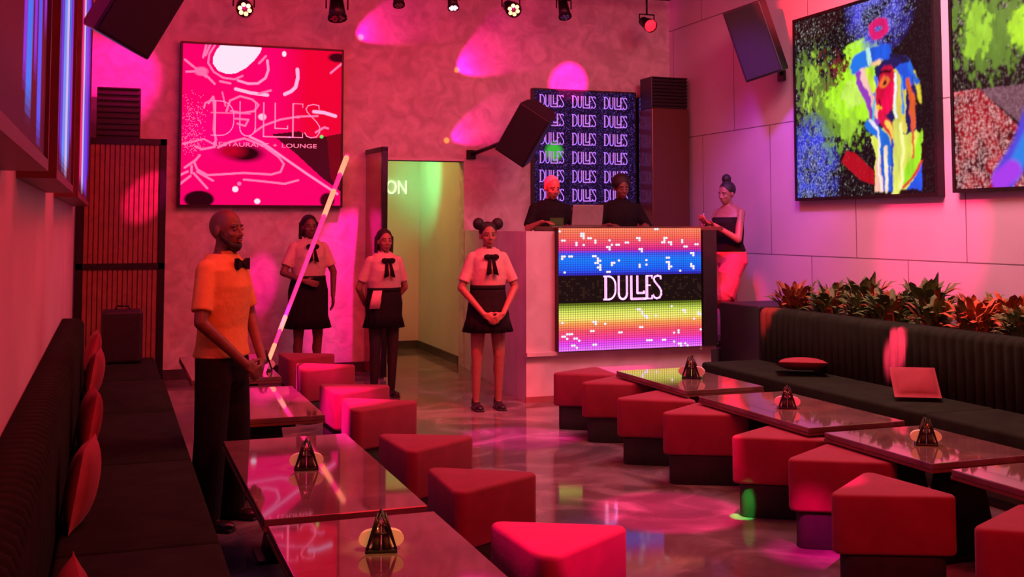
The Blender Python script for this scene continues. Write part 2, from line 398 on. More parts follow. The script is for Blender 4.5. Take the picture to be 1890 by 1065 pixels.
class Canvas:
    """an emissive LED picture: numpy pixels turned into one colour per screen cell; coordinates are picture coordinates"""
    def __init__(s, w, h, box):
        s.w, s.h = w, h; x0, y0, x1, y1 = box
        s.X, s.Y = np.meshgrid(x0 + (np.arange(w)+.5)/w*(x1-x0), y0 + (np.arange(h)+.5)/h*(y1-y0))
        s.a = np.zeros((h, w, 3)); s.rng = np.random.RandomState(3)
    def fill(s, m, c): 
        m = np.clip(m, 0, 1)[..., None]; s.a = s.a*(1-m) + np.array(lin(c))*m
    def line(s, pts, wd, c, soft=1.0, k=1):
        d = np.full(s.X.shape, 1e9)
        for (ax, ay), (bx, by) in zip(pts, pts[1:]):
            dx, dy = bx-ax, by-ay; L = dx*dx+dy*dy+1e-9
            t = np.clip(((s.X-ax)*dx+(s.Y-ay)*dy)/L, 0, 1)
            d = np.minimum(d, np.hypot(s.X-ax-t*dx, s.Y-ay-t*dy))
        s.fill((wd/2+soft-d)/soft*k, c)
    def ell(s, cx, cy, rx, ry, c, soft=.15, rot=0, k=1):
        ca, sa = math.cos(R(rot)), math.sin(R(rot))
        u = ((s.X-cx)*ca+(s.Y-cy)*sa)/rx; v = (-(s.X-cx)*sa+(s.Y-cy)*ca)/ry
        s.fill((1+soft-np.hypot(u, v))/soft*k, c)
    def mask_poly(s, pts):
        m = np.zeros(s.X.shape, bool); n = len(pts)
        for i in range(n):
            x1, y1 = pts[i]; x2, y2 = pts[(i+1) % n]
            if y1 == y2: continue
            c = ((s.Y >= min(y1, y2)) & (s.Y < max(y1, y2))) & (s.X < (s.Y-y1)*(x2-x1)/(y2-y1)+x1)
            m ^= c
        return m
    def poly(s, pts, c, k=1): s.fill(s.mask_poly(pts)*float(k), c)
    def speck(s, m, c, dens, k=1):
        s.fill((s.rng.rand(*s.X.shape) < dens*np.clip(m, 0, 1))*k, c)
    def blob(s, cx, cy, rx, ry): return np.clip(1.6-1.6*np.hypot((s.X-cx)/rx, (s.Y-cy)/ry), 0, 1)
    def soften(s):
        a = np.pad(s.a, ((1, 1), (1, 1), (0, 0)), 'edge'); s.a = s.a*.5+(a[:-2, 1:-1]+a[2:, 1:-1]+a[1:-1, :-2]+a[1:-1, 2:])*.125
    def build(s, name, p00, ux, uz, m, parent):
        """p00 = top-left corner; ux, uz = full edge vectors to the right and down"""
        w, h = s.w, s.h; p00 = Vector(p00); ux = Vector(ux); uz = Vector(uz)
        I, J = np.meshgrid(np.arange(w+1)/w, np.arange(h+1)/h)
        co = np.array(p00)[None, None] + I[..., None]*np.array(ux) + J[..., None]*np.array(uz)
        me = bpy.data.meshes.new(name)
        idx = np.arange((w+1)*(h+1)).reshape(h+1, w+1)
        q = np.stack([idx[1:, :-1], idx[1:, 1:], idx[:-1, 1:], idx[:-1, :-1]], -1).reshape(-1, 4)
        me.from_pydata(co.reshape(-1, 3).tolist(), [], q.tolist())
        ca = me.color_attributes.new('Col', 'FLOAT_COLOR', 'CORNER')
        cols = np.ones((h*w, 4, 4), np.float32); cols[:, :, :3] = s.a.reshape(-1, 1, 3)
        ca.data.foreach_set('color', cols.ravel())
        uv = me.uv_layers.new(name='UVMap'); uvs = np.stack([I, 1-J], -1).reshape(-1, 2)[q.ravel()]
        uv.data.foreach_set('uv', uvs.astype(np.float32).ravel())
        me.update()
        return link(name, me, m, parent)

def structure(o): o['kind'] = 'structure'; return o

# ---------------------------------------------------------------- room shell
XL, XR, YB, ZC = -.33, 6.55, 12.2, 4.45
DX0, DX1, DZ = 2.92, 3.85, 2.37
structure(MB().box((XL-.2, -2.2, -.15), (XR+.2, 15.0, 0)).build('floor', FLOORM))
structure(MB().box((XL-.2, -2.2, ZC), (XR+.2, 15.0, ZC+.15)).build('ceiling', CEIL))
structure(MB().box((XL-.2, -2.2, 0), (XL, YB+.2, ZC)).build('wall_left', WALLW))
structure(MB().box((XR, -2.2, 0), (XR+.2, YB+.2, ZC)).build('wall_right', PANELW))
structure(MB().box((XL-.2, -2.4, 0), (XR+.2, -2.2, ZC)).build('wall_front', WALLW))
wb = MB()
wb.box((XL, YB, 0), (DX0, YB+.2, ZC)); wb.box((DX0, YB, DZ), (DX1, YB+.2, ZC)); wb.box((DX1, YB, 0), (XR, YB+.2, ZC))
structure(wb.build('wall_back', PLASTER))
structure(MB().box((XL, YB-.018, 0), (DX0-.01, YB, .11)).build('baseboard_back', SKIRT))
# service corridor beyond the opening
structure(MB().box((2.2, 14.3, 0), (4.2, 14.45, 3.2)).build('wall_corridor_end', WALLW))
structure(MB().prism([(3.85, YB+.2), (3.88, 14.3), (4.05, 14.3), (4.05, YB+.2)], 0, 3.2).build('wall_corridor_right', WALLW))
structure(MB().box((2.2, YB+.2, 0), (2.35, 14.3, 3.2)).build('wall_corridor_left', WALLW))
structure(MB().box((2.2, YB+.2, 3.2), (4.2, 14.45, 3.3)).build('trim_1', WALLW))
structure(MB().box((2.35, 14.28, 0), (3.86, 14.3, .10)).build('baseboard_corridor_end', SKIRT))
structure(MB().prism([(3.835, YB+.2), (3.86, 14.28), (3.88, 14.28), (3.85, YB+.2)], 0, .10).build('baseboard_corridor_right', SKIRT))
# opening reveal trim
structure(MB().box((DX0-.03, YB-.01, 0), (DX0, YB+.2, DZ+.03)).box((DX0-.03, YB-.01, DZ), (DX1, YB+.2, DZ+.03)).build('trim_2', WALLW))
# lettering on the corridor's end wall
text('wall_lettering', 'TION', .26, SIGNT, None, (3.49, 14.285, 2.125), (PI/2, 0, 0), .012, .72)
tag(bpy.data.objects['wall_lettering'], 'pale raised letters ending in ION on the corridor wall', 'sign')

# door leaf swung open
dr = empty('door_leaf', (2.70, 12.15, 0), 0, 'dark red glossy door leaf standing open beside the corridor opening', 'door')
M = Matrix.Rotation(R(-86), 4, 'Z')
MB().box((0, -.02, .02), (.62, .02, 2.44), M).build('leaf_panel', mat('door_red', (.25, .03, .03), .18, coat=.6, noise=(5, (.32, .05, .04), 4, 1)), dr)
MB().box((.60, -.03, .02), (.65, .03, 2.46), M).box((0, -.03, 2.42), (.65, .03, 2.47), M).build('leaf_frame', BLACKM, dr)
MB().tube(M @ Vector((.55, -.06, 1.0)), M @ Vector((.55, -.06, 1.25)), .01).build('door_handle', STEEL, dr, True)

# ---------------------------------------------------------------- LED screens
def frame_xz(name, parent, x0, x1, z0, z1, y0, y1, t, m=BLACKP):
    mb = MB(); mb.box((x0-t, y0, z0-t), (x1+t, y1, z0)); mb.box((x0-t, y0, z1), (x1+t, y1, z1+t))
    mb.box((x0-t, y0, z0), (x0, y1, z1)); mb.box((x1, y0, z0), (x1+t, y1, z1)); return mb.build(name, m, parent)

# pink logo screen, back wall
t = empty('led_wall_screen', (1.53, YB, 1.83), 0, 'square pink LED screen with white line drawing and logo on the back wall', 'screen')
def rel(o, p): return (p[0]-o.location.x, p[1]-o.location.y, p[2]-o.location.z)
X0, X1, Z0, Z1 = .68, 2.385, 1.845, 3.565; ys = YB-.09
off = Vector(t.location)
def loc(mb, o):
    v = Vector(o.location); mb.v = [tuple(Vector(p)-v) for p in mb.v]; return mb
loc(MB().box((X0-.01, ys+.004, Z0-.01), (X1+.01, YB, Z1+.01)), t).build('cabinet', BLACKP, t)
mb = MB(); k = .022
mb.box((X0-k, ys-.012, Z0-k), (X1+k, YB-.001, Z0)); mb.box((X0-k, ys-.012, Z1), (X1+k, YB-.001, Z1+k)); mb.box((X0-k, ys-.012, Z0), (X0, YB-.001, Z1)); mb.box((X1, ys-.012, Z0), (X1+k, YB-.001, Z1))
loc(mb, t).build('screen_frame', BLACKM, t)
c = Canvas(230, 230, (333, 88, 625, 382))
c.a[:] = lin((250, 0, 105))
c.fill(np.clip((c.X-500)/60, 0, 1)*np.clip((330-c.Y)/90, 0, 1)*.9, (238, 0, 40))
c.fill(c.blob(400, 250, 110, 60)*.5, (255, 0, 130))
c.poly([(495, 250), (545, 243), (575, 256), (625, 245), (625, 355), (590, 330), (540, 285)], (38, 4, 12), .95)
c.fill(c.mask_poly([(598, 250), (625, 246), (625, 350), (606, 330)])*.5, (150, 0, 20))
c.ell(446, 287, 22, 10, (30, 0, 8), .9); c.ell(366, 372, 24, 14, (35, 0, 12), .2); c.ell(600, 372, 12, 12, (60, 0, 15), .3)
c.ell(617, 100, 14, 7, (50, 0, 15), .5); c.ell(420, 283, 20, 10, (190, 0, 40), .8, 0, .6)
WH = (255, 228, 248); PK = (255, 120, 180)
c.poly([(402, 84), (474, 84), (473, 96), (462, 112), (446, 128), (428, 139), (412, 141), (396, 136), (387, 124), (386, 112), (392, 98)], WH)
c.line([(392, 84), (380, 105), (378, 122), (388, 138), (405, 148), (426, 150), (440, 143)], 2.5, PK)
c.line([(382, 86), (373, 108)], 3, PK); c.line([(374, 90), (369, 112)], 3, PK)
c.line([(432, 152), (450, 157), (468, 156), (482, 145), (487, 130), (485, 112)], 3.5, (255, 150, 205))
c.line([(470, 118), (482, 104)], 3, PK); c.line([(400, 155), (418, 158)], 3, PK)
c.line([(541, 126), (542, 142), (538, 160), (530, 168), (518, 174)], 5.5, (255, 180, 230))
c.line([(428, 168), (455, 174), (486, 177)], 5, (255, 185, 225)); c.line([(470, 175), (492, 168)], 3, PK)
c.line([(573, 205), (592, 206), (614, 212)], 5.5, (255, 180, 230)); c.line([(577, 244), (593, 234), (600, 236)], 3, PK)
c.line([(604, 130), (624, 112)], 3, PK); c.ell(516, 98, 3.5, 4.5, WH, .3)
c.line([(337, 118), (352, 130)], 3, PK); c.line([(340, 140), (362, 138), (372, 142), (390, 160)], 3, PK); c.line([(355, 132), (375, 148)], 3, PK); c.ell(366, 138, 9, 6, (255, 110, 170), .6)
c.line([(380, 196), (388, 184), (391, 215), (390, 245), (394, 262), (392, 276), (370, 281), (358, 276)], 3, PK)
c.line([(372, 205), (374, 196), (390, 188)], 2, PK); c.line([(404, 175), (410, 200)], 1.6, PK); c.line([(412, 210), (418, 190), (436, 181), (458, 186), (470, 196), (462, 208), (440, 212), (420, 209)], 2.6, PK)
c.line([(385, 213), (455, 213)], 1.5, PK, 1, .6); c.line([(428, 223), (452, 224), (446, 236), (432, 232)], 2.4, PK); c.ell(477, 218, 6, 5, (255, 190, 225), .4)
c.line([(463, 247), (480, 234), (510, 222), (545, 215), (580, 213)], 2.6, PK)
c.line([(336, 272), (352, 268), (372, 262), (392, 272)], 2, PK, 1, .8); c.speck(c.blob(352, 225, 28, 60), PK, .13); c.speck(c.blob(352, 270, 28, 25), PK, .2)
c.line([(398, 277), (420, 266), (445, 259), (462, 265), (480, 272), (508, 292), (518, 305), (512, 320), (495, 325), (445, 323), (380, 328), (362, 318), (356, 304), (366, 292)], 2.8, PK)
c.line([(455, 256), (478, 266), (520, 295), (560, 322), (619, 360)], 3.4, (255, 140, 200)); c.line([(445, 335), (480, 338), (520, 342), (545, 335)], 2.8, PK)
for a, b in (((356, 325), (380, 352)), ((362, 322), (390, 338)), ((345, 322), (333, 328)), ((350, 330), (332, 345)), ((360, 300), (340, 315)), ((352, 312), (352, 325))): c.line([a, b], 3, PK)
c.ell(430, 353, 4.5, 4.5, WH, .4); c.ell(437, 343, 3, 3, PK, .4); c.ell(470, 375, 4.5, 4, WH, .4); c.ell(588, 252, 2.5, 2.5, (90, 255, 120), .5)
c.build('led_display', tuple(Vector((X0, ys, Z1))-off), (X1-X0, 0, 0), (0, 0, Z0-Z1), screen_mat('led_pink', 1.0), t)
def X2(px): return X0+(px-333)/(625-333)*(X1-X0)
def Z2(py): return Z1-(py-88)/(382-88)*(Z1-Z0)
mb = MB(); deco_word(mb, X2(385), Z2(256), X2(586)-X2(385), Z2(190)-Z2(256), ys-.008, .011); loc(mb, t).build('logo_lettering', PALEP, t)
for w_, px_ in (('RESTAURANT', 439), ('+', 501), ('LOUNGE', 546)): text('caption_lettering', w_, .064, PALEP, t, tuple(Vector((X2(px_), ys-.006, Z2(271)))-off), (PI/2, 0, 0), .002, 1.5)

# repeated logo screen behind the booth
t = empty('led_logo_screen', (5.45, YB, 1.87), 0, 'dark LED screen repeating a violet logo in rows behind the booth', 'screen')
X0, X1, Z0, Z1 = 4.70, 6.02, 1.87, 3.24; ys = YB-.09; off = Vector(t.location)
loc(MB().box((X0-.02, ys+.004, Z0-.02), (X1+.02, YB-.002, Z1+.02)), t).build('cabinet', BLACKP, t)
c = Canvas(150, 140, (0, 0, 150, 140)); c.a[:] = lin((18, 8, 40))
c.speck(np.ones(c.X.shape), (60, 40, 110), .18); c.speck(np.ones(c.X.shape), (110, 60, 160), .05); c.ell(28, 75, 8, 7, (60, 190, 60), .9)
c.build('led_display', tuple(Vector((X0, ys, Z1))-off), (X1-X0, 0, 0), (0, 0, Z0-Z1), screen_mat('led_violet', .9), t)
mb = MB()
for r_ in range(6):
    for q in range(3):
        deco_word(mb, X0+.06+q*.42, Z1-.20-r_*.225, .31, .145, ys-.006, .010)
loc(mb, t).build('logo_lettering', PURP, t)
c = Canvas(10, 80, (0, 0, 10, 80)); c.a[:] = lin((70, 45, 150)); c.speck(np.ones(c.X.shape), (150, 120, 230), .3); c.fill((np.abs(c.X-5) > 3.4)*.8, (20, 10, 40))
t2 = empty('led_strip', (6.11, YB, 1.87), 0, 'narrow vertical violet light strip right of the repeated logo screen', 'light strip')
off = Vector(t2.location)
loc(MB().box((6.07, ys+.004, 1.9), (6.15, YB, 3.2)), t2).build('housing', BLACKP, t2)
c.build('strip_display', tuple(Vector((6.075, ys, 3.19))-off), (.07, 0, 0), (0, 0, -1.28), screen_mat('led_strip_mat', .8), t2)

# two art screens on the right wall (plane X = const, facing -X; picture left = far end)
def art_screen(name, label, ya, yb, z0, z1, canvas, m):
    canvas.soften(); canvas.soften(); xs = XR-.065; t = empty(name, (XR, (ya+yb)/2, z0), 0, label, 'screen', None); off = Vector(t.location)
    loc(MB().box((xs+.004, yb-.01, z0-.01), (XR, ya+.01, z1+.01)), t).build('cabinet', BLACKP, t)
    mb = MB(); k = .03
    mb.box((xs-.012, yb-k, z0-k), (XR-.001, ya+k, z0)); mb.box((xs-.012, yb-k, z1), (XR-.001, ya+k, z1+k))
    mb.box((xs-.012, yb-k, z0), (XR-.001, yb, z1)); mb.box((xs-.012, ya, z0), (XR-.001, ya+k, z1))
    loc(mb, t).build('screen_frame', BLACKM, t)
    canvas.build('led_display', tuple(Vector((xs, ya, z1))-off), (0, yb-ya, 0), (0, 0, z0-z1), m, t)
    return t
ARTM = screen_mat('led_art', 1.0)
# picture 1, unit box 0..100 x 0..100 (foreshortened as hung)
def fbm(c, nx, ny, seed, octv=5):
    rg = np.random.RandomState(seed); h, w = c.X.shape; out = np.zeros((h, w)); amp, tot = 1.0, 0
    for o_ in range(octv):
        gx, gy = nx*2**o_, ny*2**o_; g = rg.rand(gy+2, gx+2)
        u = np.linspace(0, gx, w, endpoint=False); v = np.linspace(0, gy, h, endpoint=False); iu, iv = u.astype(int), v.astype(int); fu, fv = (u-iu)[None], (v-iv)[:, None]
        fu = fu*fu*(3-2*fu); fv = fv*fv*(3-2*fv)
        a_ = g[iv][:, iu]*(1-fu)+g[iv][:, iu+1]*fu; b_ = g[iv+1][:, iu]*(1-fu)+g[iv+1][:, iu+1]*fu
        out += amp*(a_*(1-fv)+b_*fv); tot += amp; amp *= .62
    return out/tot
def splash(c, cx, cy, rx, ry, col, seed, thr=.5, k=1, nx=10, ny=10):
    bb = c.blob(cx, cy, rx*1.15, ry*1.15); m = (bb*1.1+(fbm(c, nx*2, ny*2, seed, 4)-.5)*2.6+(fbm(c, 6, 6, seed+50, 3)-.5)*1.2-thr)*np.clip(bb*3.5, 0, 1)
    v = .65+.5*fbm(c, 40, 14, seed+90, 3); mm = np.clip(m*4, 0, 1)*k
    s_ = mm[..., None]; c.a = c.a*(1-s_)+np.array(lin(col))*v[..., None]*s_
c = Canvas(270, 240, (0, 0, 100, 100)); c.a[:] = lin((6, 5, 7))
one = np.ones(c.X.shape)
c.speck(np.clip(1.1-c.X/75, 0, 1), (110, 115, 110), .10); c.speck(np.clip(1.0-c.X/60, 0, 1), (225, 230, 225), .03); c.speck(one, (50, 45, 50), .08)
splash(c, 32, 38, 22, 20, (120, 35, 35), 5, .66, .8, 20, 20)
splash(c, 16, 44, 20, 32, (110, 140, 50), 6, .62, .9, 22, 14); splash(c, 15, 40, 12, 20, (175, 225, 60), 7, .62, .9, 24, 14)
splash(c, 34, 62, 26, 22, (120, 165, 45), 8, .60, .9, 20, 16); splash(c, 42, 58, 14, 16, (170, 225, 60), 18, .5, .9, 20, 16)
splash(c, 47, 44, 24, 17, (185, 255, 45), 9, .36, 1, 12, 12); splash(c, 53, 29, 15, 13, (190, 255, 60), 10, .34, 1, 12, 12); splash(c, 45, 47, 14, 9, (215, 255, 110), 11, .45, .8, 12, 12)
bl = c.blob(12, 86, 24, 34)
c.fill(np.clip(bl*1.6, 0, 1)*np.clip(fbm(c, 16, 16, 12)*3.2-1.1, 0, 1), (45, 55, 215)); c.speck(bl, (160, 175, 255), .22)
c.poly([(40, 76), (47, 78), (60, 88), (60, 95), (50, 92), (36, 82)], (190, 10, 30), .9)
top = c.blob(65, 6, 26, 24)
c.fill(np.clip(top*2, 0, 1)*np.clip(fbm(c, 14, 14, 13)*3.0-1.0, 0, 1), (75, 70, 215)); c.speck(top, (170, 180, 255), .2)
c.line([(60, 14), (64, 12), (69, 13), (70, 17), (66, 19), (62, 19), (60, 16)], 3, (240, 30, 120), 1)
wx_, wy_ = (fbm(c, 7, 7, 31)-.5)*7, (fbm(c, 7, 7, 32)-.5)*7; c.X = c.X+wx_; c.Y = c.Y+wy_
# torso, neck and hair colours of the figure
c.poly([(60, 98), (61, 80), (58, 70), (66, 66), (80, 64), (90, 72), (91, 98)], (225, 235, 90))
c.poly([(64, 98), (65, 80), (62, 68), (70, 74), (73, 98)], (10, 100, 225)); c.poly([(60, 98), (62, 80), (65, 80), (66, 98)], (250, 190, 170))
c.poly([(82, 98), (92, 84), (92, 98)], (20, 90, 240)); c.poly([(78, 92), (91, 70), (91, 84), (82, 96)], (165, 240, 40)); c.line([(80, 97), (92, 84)], 1.2, (230, 60, 50), .6)
c.poly([(62, 36), (72, 30), (84, 32), (90, 48), (88, 70), (82, 72), (66, 60)], (25, 25, 90)); c.poly([(74, 38), (80, 36), (84, 50), (82, 72), (76, 64)], (235, 220, 90)); c.poly([(76, 36), (84, 34), (88, 46), (82, 48)], (20, 90, 235))
c.line([(84, 44), (88, 54), (86, 68)], 2.5, (240, 100, 40), .6); c.line([(88, 40), (92, 55)], 1.2, (240, 220, 60), .6); c.line([(84, 34), (90, 46)], 1.5, (30, 110, 230), .6)
# face
c.ell(69, 48, 7, 12, (215, 15, 60), .12, 12); c.ell(68, 43, 3.6, 2.6, (255, 120, 50), .3); c.ell(68, 43, 1.5, 1.2, (60, 20, 30), .3)
c.ell(72, 52, 4.5, 7, (255, 10, 80), .2, 20); c.ell(64, 57, 3, 2.4, (255, 190, 40), .3); c.line([(62, 40), (60, 50), (62, 60)], 1.6, (90, 110, 240), .6)
# raised arm across the forehead and the long forearm
c.line([(50, 34), (56, 48), (62, 62)], 5.5, (150, 60, 190), .8); c.line([(51, 33), (58, 48), (63, 60)], 2.2, (255, 200, 190), .8); c.line([(55, 33), (60, 46)], 3, (215, 250, 60), .8)
c.line([(48, 31), (57, 30)], 8, (25, 120, 235), 1); c.line([(59, 29), (70, 28)], 7, (20, 90, 225), 1); c.line([(57, 26), (58, 33)], 2.5, (200, 250, 235), .8); c.line([(60, 34), (66, 32)], 2, (255, 205, 150), .8)
# supporting hand and arm
c.line([(57, 64), (66, 70), (72, 84)], 5, (20, 110, 225), .8); c.line([(66, 60), (72, 68), (76, 78)], 4.5, (235, 20, 70), .8); c.line([(70, 64), (78, 84)], 2, (255, 215, 90), .8); c.line([(76, 66), (76, 98)], 5, (235, 240, 110), 1)
c.line([(58, 62), (62, 66)], 1.5, (240, 230, 240), .6); c.line([(68, 76), (69, 98)], 2, (255, 230, 200), .6)
fig = (c.a.max(-1) > .25) & (c.X > 56)
sh_ = .55+.75*fbm(c, 34, 7, 33, 3); c.a = np.where(fig[..., None], c.a*sh_[..., None], c.a)
for (p_, q_, w_, cl) in (((63, 66), (64, 97), 1.0, (250, 240, 230)), ((72, 72), (73, 98), .8, (20, 60, 200)), ((79, 66), (79, 97), 1.2, (255, 250, 170)), ((86, 60), (85, 82), 1.0, (230, 90, 60)), ((76, 40), (77, 62), 1.0, (240, 250, 255)), ((80, 42), (82, 60), .8, (40, 140, 255)), ((73, 30), (84, 34), 1.4, (15, 20, 60)), ((61, 52), (60, 62), 1.0, (60, 200, 220)), ((66, 38), (72, 38), .9, (60, 0, 20)), ((64, 51), (66, 55), .9, (120, 0, 30))): c.line([p_, q_], w_, cl, .6, .85)
art_screen('led_art_screen', 'LED picture of a neon painted figure beside a green splash, wholly in view', 9.40, 7.42, 1.90, 3.68, c, ARTM)
# picture 2
c = Canvas(210, 190, (0, 0, 100, 100)); c.a[:] = lin((8, 6, 8)); one = np.ones(c.X.shape)
c.speck(np.clip(1.25-c.Y/60, 0, 1), (130, 120, 105), .22); c.speck(np.clip(1.1-c.Y/50, 0, 1), (225, 215, 200), .05)
splash(c, 22, 30, 26, 28, (110, 150, 50), 21, .58, .9, 22, 14); splash(c, 13, 28, 10, 16, (175, 230, 60), 22, .5, .9, 24, 14)
splash(c, 47, 34, 16, 14, (190, 245, 50), 23, .3, 1, 10, 10)
red = c.mask_poly([(0, 56), (14, 56), (40, 80), (48, 100), (0, 100)]); c.fill(red*1.0, (165, 18, 30)); c.fill(red*np.clip(fbm(c, 14, 10, 24)*4-1.7, 0, 1), (60, 6, 14)); c.speck(red*1.0, (240, 180, 180), .22); c.fill(red*np.clip(fbm(c, 9, 12, 25)*5-3.0, 0, 1), (240, 90, 100))
gry = c.mask_poly([(14, 56), (60, 58), (60, 80), (38, 76)]); c.fill(gry*1.0, (110, 70, 85)); c.speck(gry*1.0, (150, 110, 120), .3)
c.poly([(36, 98), (44, 80), (60, 66), (100, 70), (100, 100)], (150, 10, 30)); c.speck(c.blob(60, 90, 25, 15), (240, 60, 90), .3)
c.line([(26, 96), (36, 84), (46, 62), (50, 40)], 10, (80, 70, 220), 2); c.line([(30, 94), (40, 78)], 5, (40, 130, 235), 2); c.line([(24, 97), (30, 93)], 7, (170, 60, 235), 2)
c.ell(64, 42, 12, 20, (30, 120, 225), .2, 15); c.ell(66, 40, 6, 10, (235, 40, 90), .3); c.poly([(56, 62), (78, 58), (92, 70), (96, 98), (70, 98), (60, 80)], (225, 215, 80)); c.line([(74, 60), (80, 98)], 4, (25, 90, 230), 1)
c.line([(50, 36), (70, 18), (86, 30)], 8, (170, 235, 60), 2)
art_screen('led_art_screen', 'LED picture with a red glitter corner, cut off by the right edge', 7.19, 5.20, 1.92, 3.72, c, ARTM)

# long screens on the left wall (facing +X)
def streak_canvas(w, h, seed, dens):
    c = Canvas(w, h, (0, 0, 100, 100)); rg = np.random.RandomState(seed); c.a[:] = lin((95, 12, 40))
    for i in range(dens):
        x = rg.rand()*100; wd = rg.uniform(1.5, 7); y1 = rg.uniform(50, 100); dx = rg.uniform(-6, 6)
        col = [(30, 60, 230), (150, 60, 220), (20, 130, 255), (200, 195, 255), (60, 20, 150), (255, 40, 140), (110, 130, 255)][rg.randint(7)]
        c.line([(x, -5), (x+dx, y1)], wd, col, wd*.8)
    return c
LEDL = screen_mat('led_streaks', .9)
def streaks(w, ya, yb, bars):
    # bars: (centre y, width m, reach 0..1 from the top, colour)
    c = Canvas(w, 80, (ya, 0, yb, 1)); c.a[:] = lin((88, 8, 26))
    c.fill(np.clip((c.Y-.9)/.06, 0, 1)*.8, (60, 8, 26))
    for yc, wd, reach, col, lean in bars:
        d = np.abs(c.X-yc-lean*(c.Y-.5)); c.fill(np.clip((wd/2+wd*.35-d)/(wd*.35), 0, 1)*np.clip((reach-c.Y)/.05, 0, 1), col)
    return c
def side_screen(label, ya, yb, seed, dens, wpx):
    xs = -.205; z0, z1 = 1.83, 3.7; t = empty('led_side_screen', (XL, (ya+yb)/2, z0), 0, label, 'screen', None); off = Vector(t.location)
    loc(MB().box((XL+.001, ya-.01, z0-.01), (xs-.004, yb+.01, z1+.01)), t).build('cabinet', BLACKP, t)
    mb = MB(); k = .035
    mb.box((XL+.001, ya-k, z0-k), (xs+.012, yb+k, z0)); mb.box((XL+.001, ya-k, z1), (xs+.012, yb+k, z1+k)); mb.box((XL+.001, ya-k, z0), (xs+.012, ya, z1)); mb.box((XL+.001, yb, z0), (xs+.012, yb+k, z1))
    loc(mb, t).build('screen_frame', mat('brown_frame', (.10, .03, .025), .4, noise=(8, (.14, .04, .03), 3, 1)), t)
    cv = Canvas(wpx, 60, (ya, 100, yb, 0)) if False else streaks(wpx, ya, yb, seed)
    cv.build('led_display', tuple(Vector((xs, ya, z1))-off), (0, yb-ya, 0), (0, 0, z0-z1), LEDL, t)
DB, BL, VI, WH2, PU = (25, 45, 190), (20, 120, 255), (135, 50, 225), (205, 190, 250), (70, 20, 140)
side_screen('tall screen with blue streaks on the left wall, nearest the camera', 1.2, 3.78,
    [(2.50, .10, .45, (150, 110, 140), 0), (2.78, .16, .50, PU, 0), (2.92, .07, .94, VI, -.10), (3.08, .14, .97, BL, -.12), (3.24, .08, .90, VI, .05), (3.42, .12, .99, (60, 90, 255), .08), (3.58, .07, .40, WH2, 0), (3.68, .08, .8, VI, 0)], 0, 150)
side_screen('blue streaked screen on the left wall, middle one of the row', 4.42, 6.25,
    [(4.65, .20, .95, DB, 0), (4.90, .14, .98, (90, 60, 230), .1), (5.20, .22, .99, (90, 150, 255), 0), (5.45, .20, 1, WH2, .1), (5.75, .14, .97, BL, 0), (6.0, .16, .9, VI, 0)], 0, 90)
side_screen('blue streaked screen on the left wall, furthest from the camera', 7.2, 10.6,
    [(7.5, .25, .6, VI, 0), (8.0, .30, .97, (255, 40, 130), 0), (8.5, .35, .99, WH2, .1), (9.1, .40, .98, (80, 90, 250), 0), (9.7, .5, .99, VI, 0), (10.3, .4, .9, DB, 0)], 0, 90)

# ---------------------------------------------------------------- DJ booth and platform
PL = .38
plat = MB().prism([(3.90, 9.80), (6.54, 9.80), (6.54, YB-.02), (4.02, YB-.02)], 0, PL)
tag(plat.build('platform', SKIRT), 'low dark platform behind the booth under the performers', 'platform')
bt = empty('dj_booth', (4.6, 9.55, 0), 0, 'white plastered performer booth with a raised counter along the back', 'booth'); off = Vector(bt.location)
mb = MB(); mb.prism([(3.62, 9.55), (5.56, 9.55), (5.56, 9.79), (3.62, 9.79)], 0, 1.57)
mb.prism([(3.62, 9.79), (3.86, 9.79), (4.0, YB-.02), (3.855, YB-.02)], 0, 1.57)
loc(mb, bt).build('booth_wall', STONEW, bt)
mb = MB(); mb.prism([(3.88, 9.56), (5.72, 9.56), (5.72, 10.0), (3.88, 10.0)], 1.575, 1.615); loc(mb, bt).build('counter_top', WOODD, bt, bevel=.006)
loc(MB().box((5.42, 9.44, .46), (5.57, 9.548, 1.58)), bt).build('side_return', BLACKP, bt)
loc(MB().box((3.61, 9.50, .42), (5.58, 9.548, .455)), bt).build('screen_ledge', STONEW, bt)
loc(MB().box((3.61, 9.53, 0), (5.57, 9.549, .05)), bt).build('plinth_strip', mat('red_plinth', (.30, .10, .10), .4, noise=(6, (.36, .14, .13), 3, .5)), bt)
t = empty('booth_led_screen', (4.67, 9.5, .456), 0, 'LED panel with rainbow stripes and white logo on the booth front', 'screen'); off = Vector(t.location)
X0, X1, Z0, Z1 = 3.905, 5.405, .46, 1.60; ys = 9.455
loc(MB().box((X0, ys+.004, .456), (X1, 9.547, Z1)), t).build('cabinet', BLACKP, t)
NX, NY = 62, 54
c = Canvas(NX, NY, (0, 0, 100, 100))
stops = [(0, (255, 130, 95)), (8, (255, 95, 80)), (14, (235, 60, 120)), (18.5, (195, 30, 140)), (20, (60, 70, 235)), (26, (10, 120, 255)), (34, (20, 90, 245)), (37.5, (45, 45, 200)), (39, (16, 10, 12)), (61, (14, 12, 8)), (63, (110, 130, 30)), (68, (200, 215, 90)), (74, (240, 225, 110)), (78, (255, 150, 80)), (84, (250, 80, 95)), (90, (250, 60, 150)), (95, (220, 70, 240)), (100, (235, 120, 250))]
zs = np.array([s_[0] for s_ in stops]); cs = np.array([lin(s_[1]) for s_ in stops])
for q in range(3): c.a[..., q] = np.interp(c.Y, zs, cs[:, q])
rg = np.random.RandomState(11)
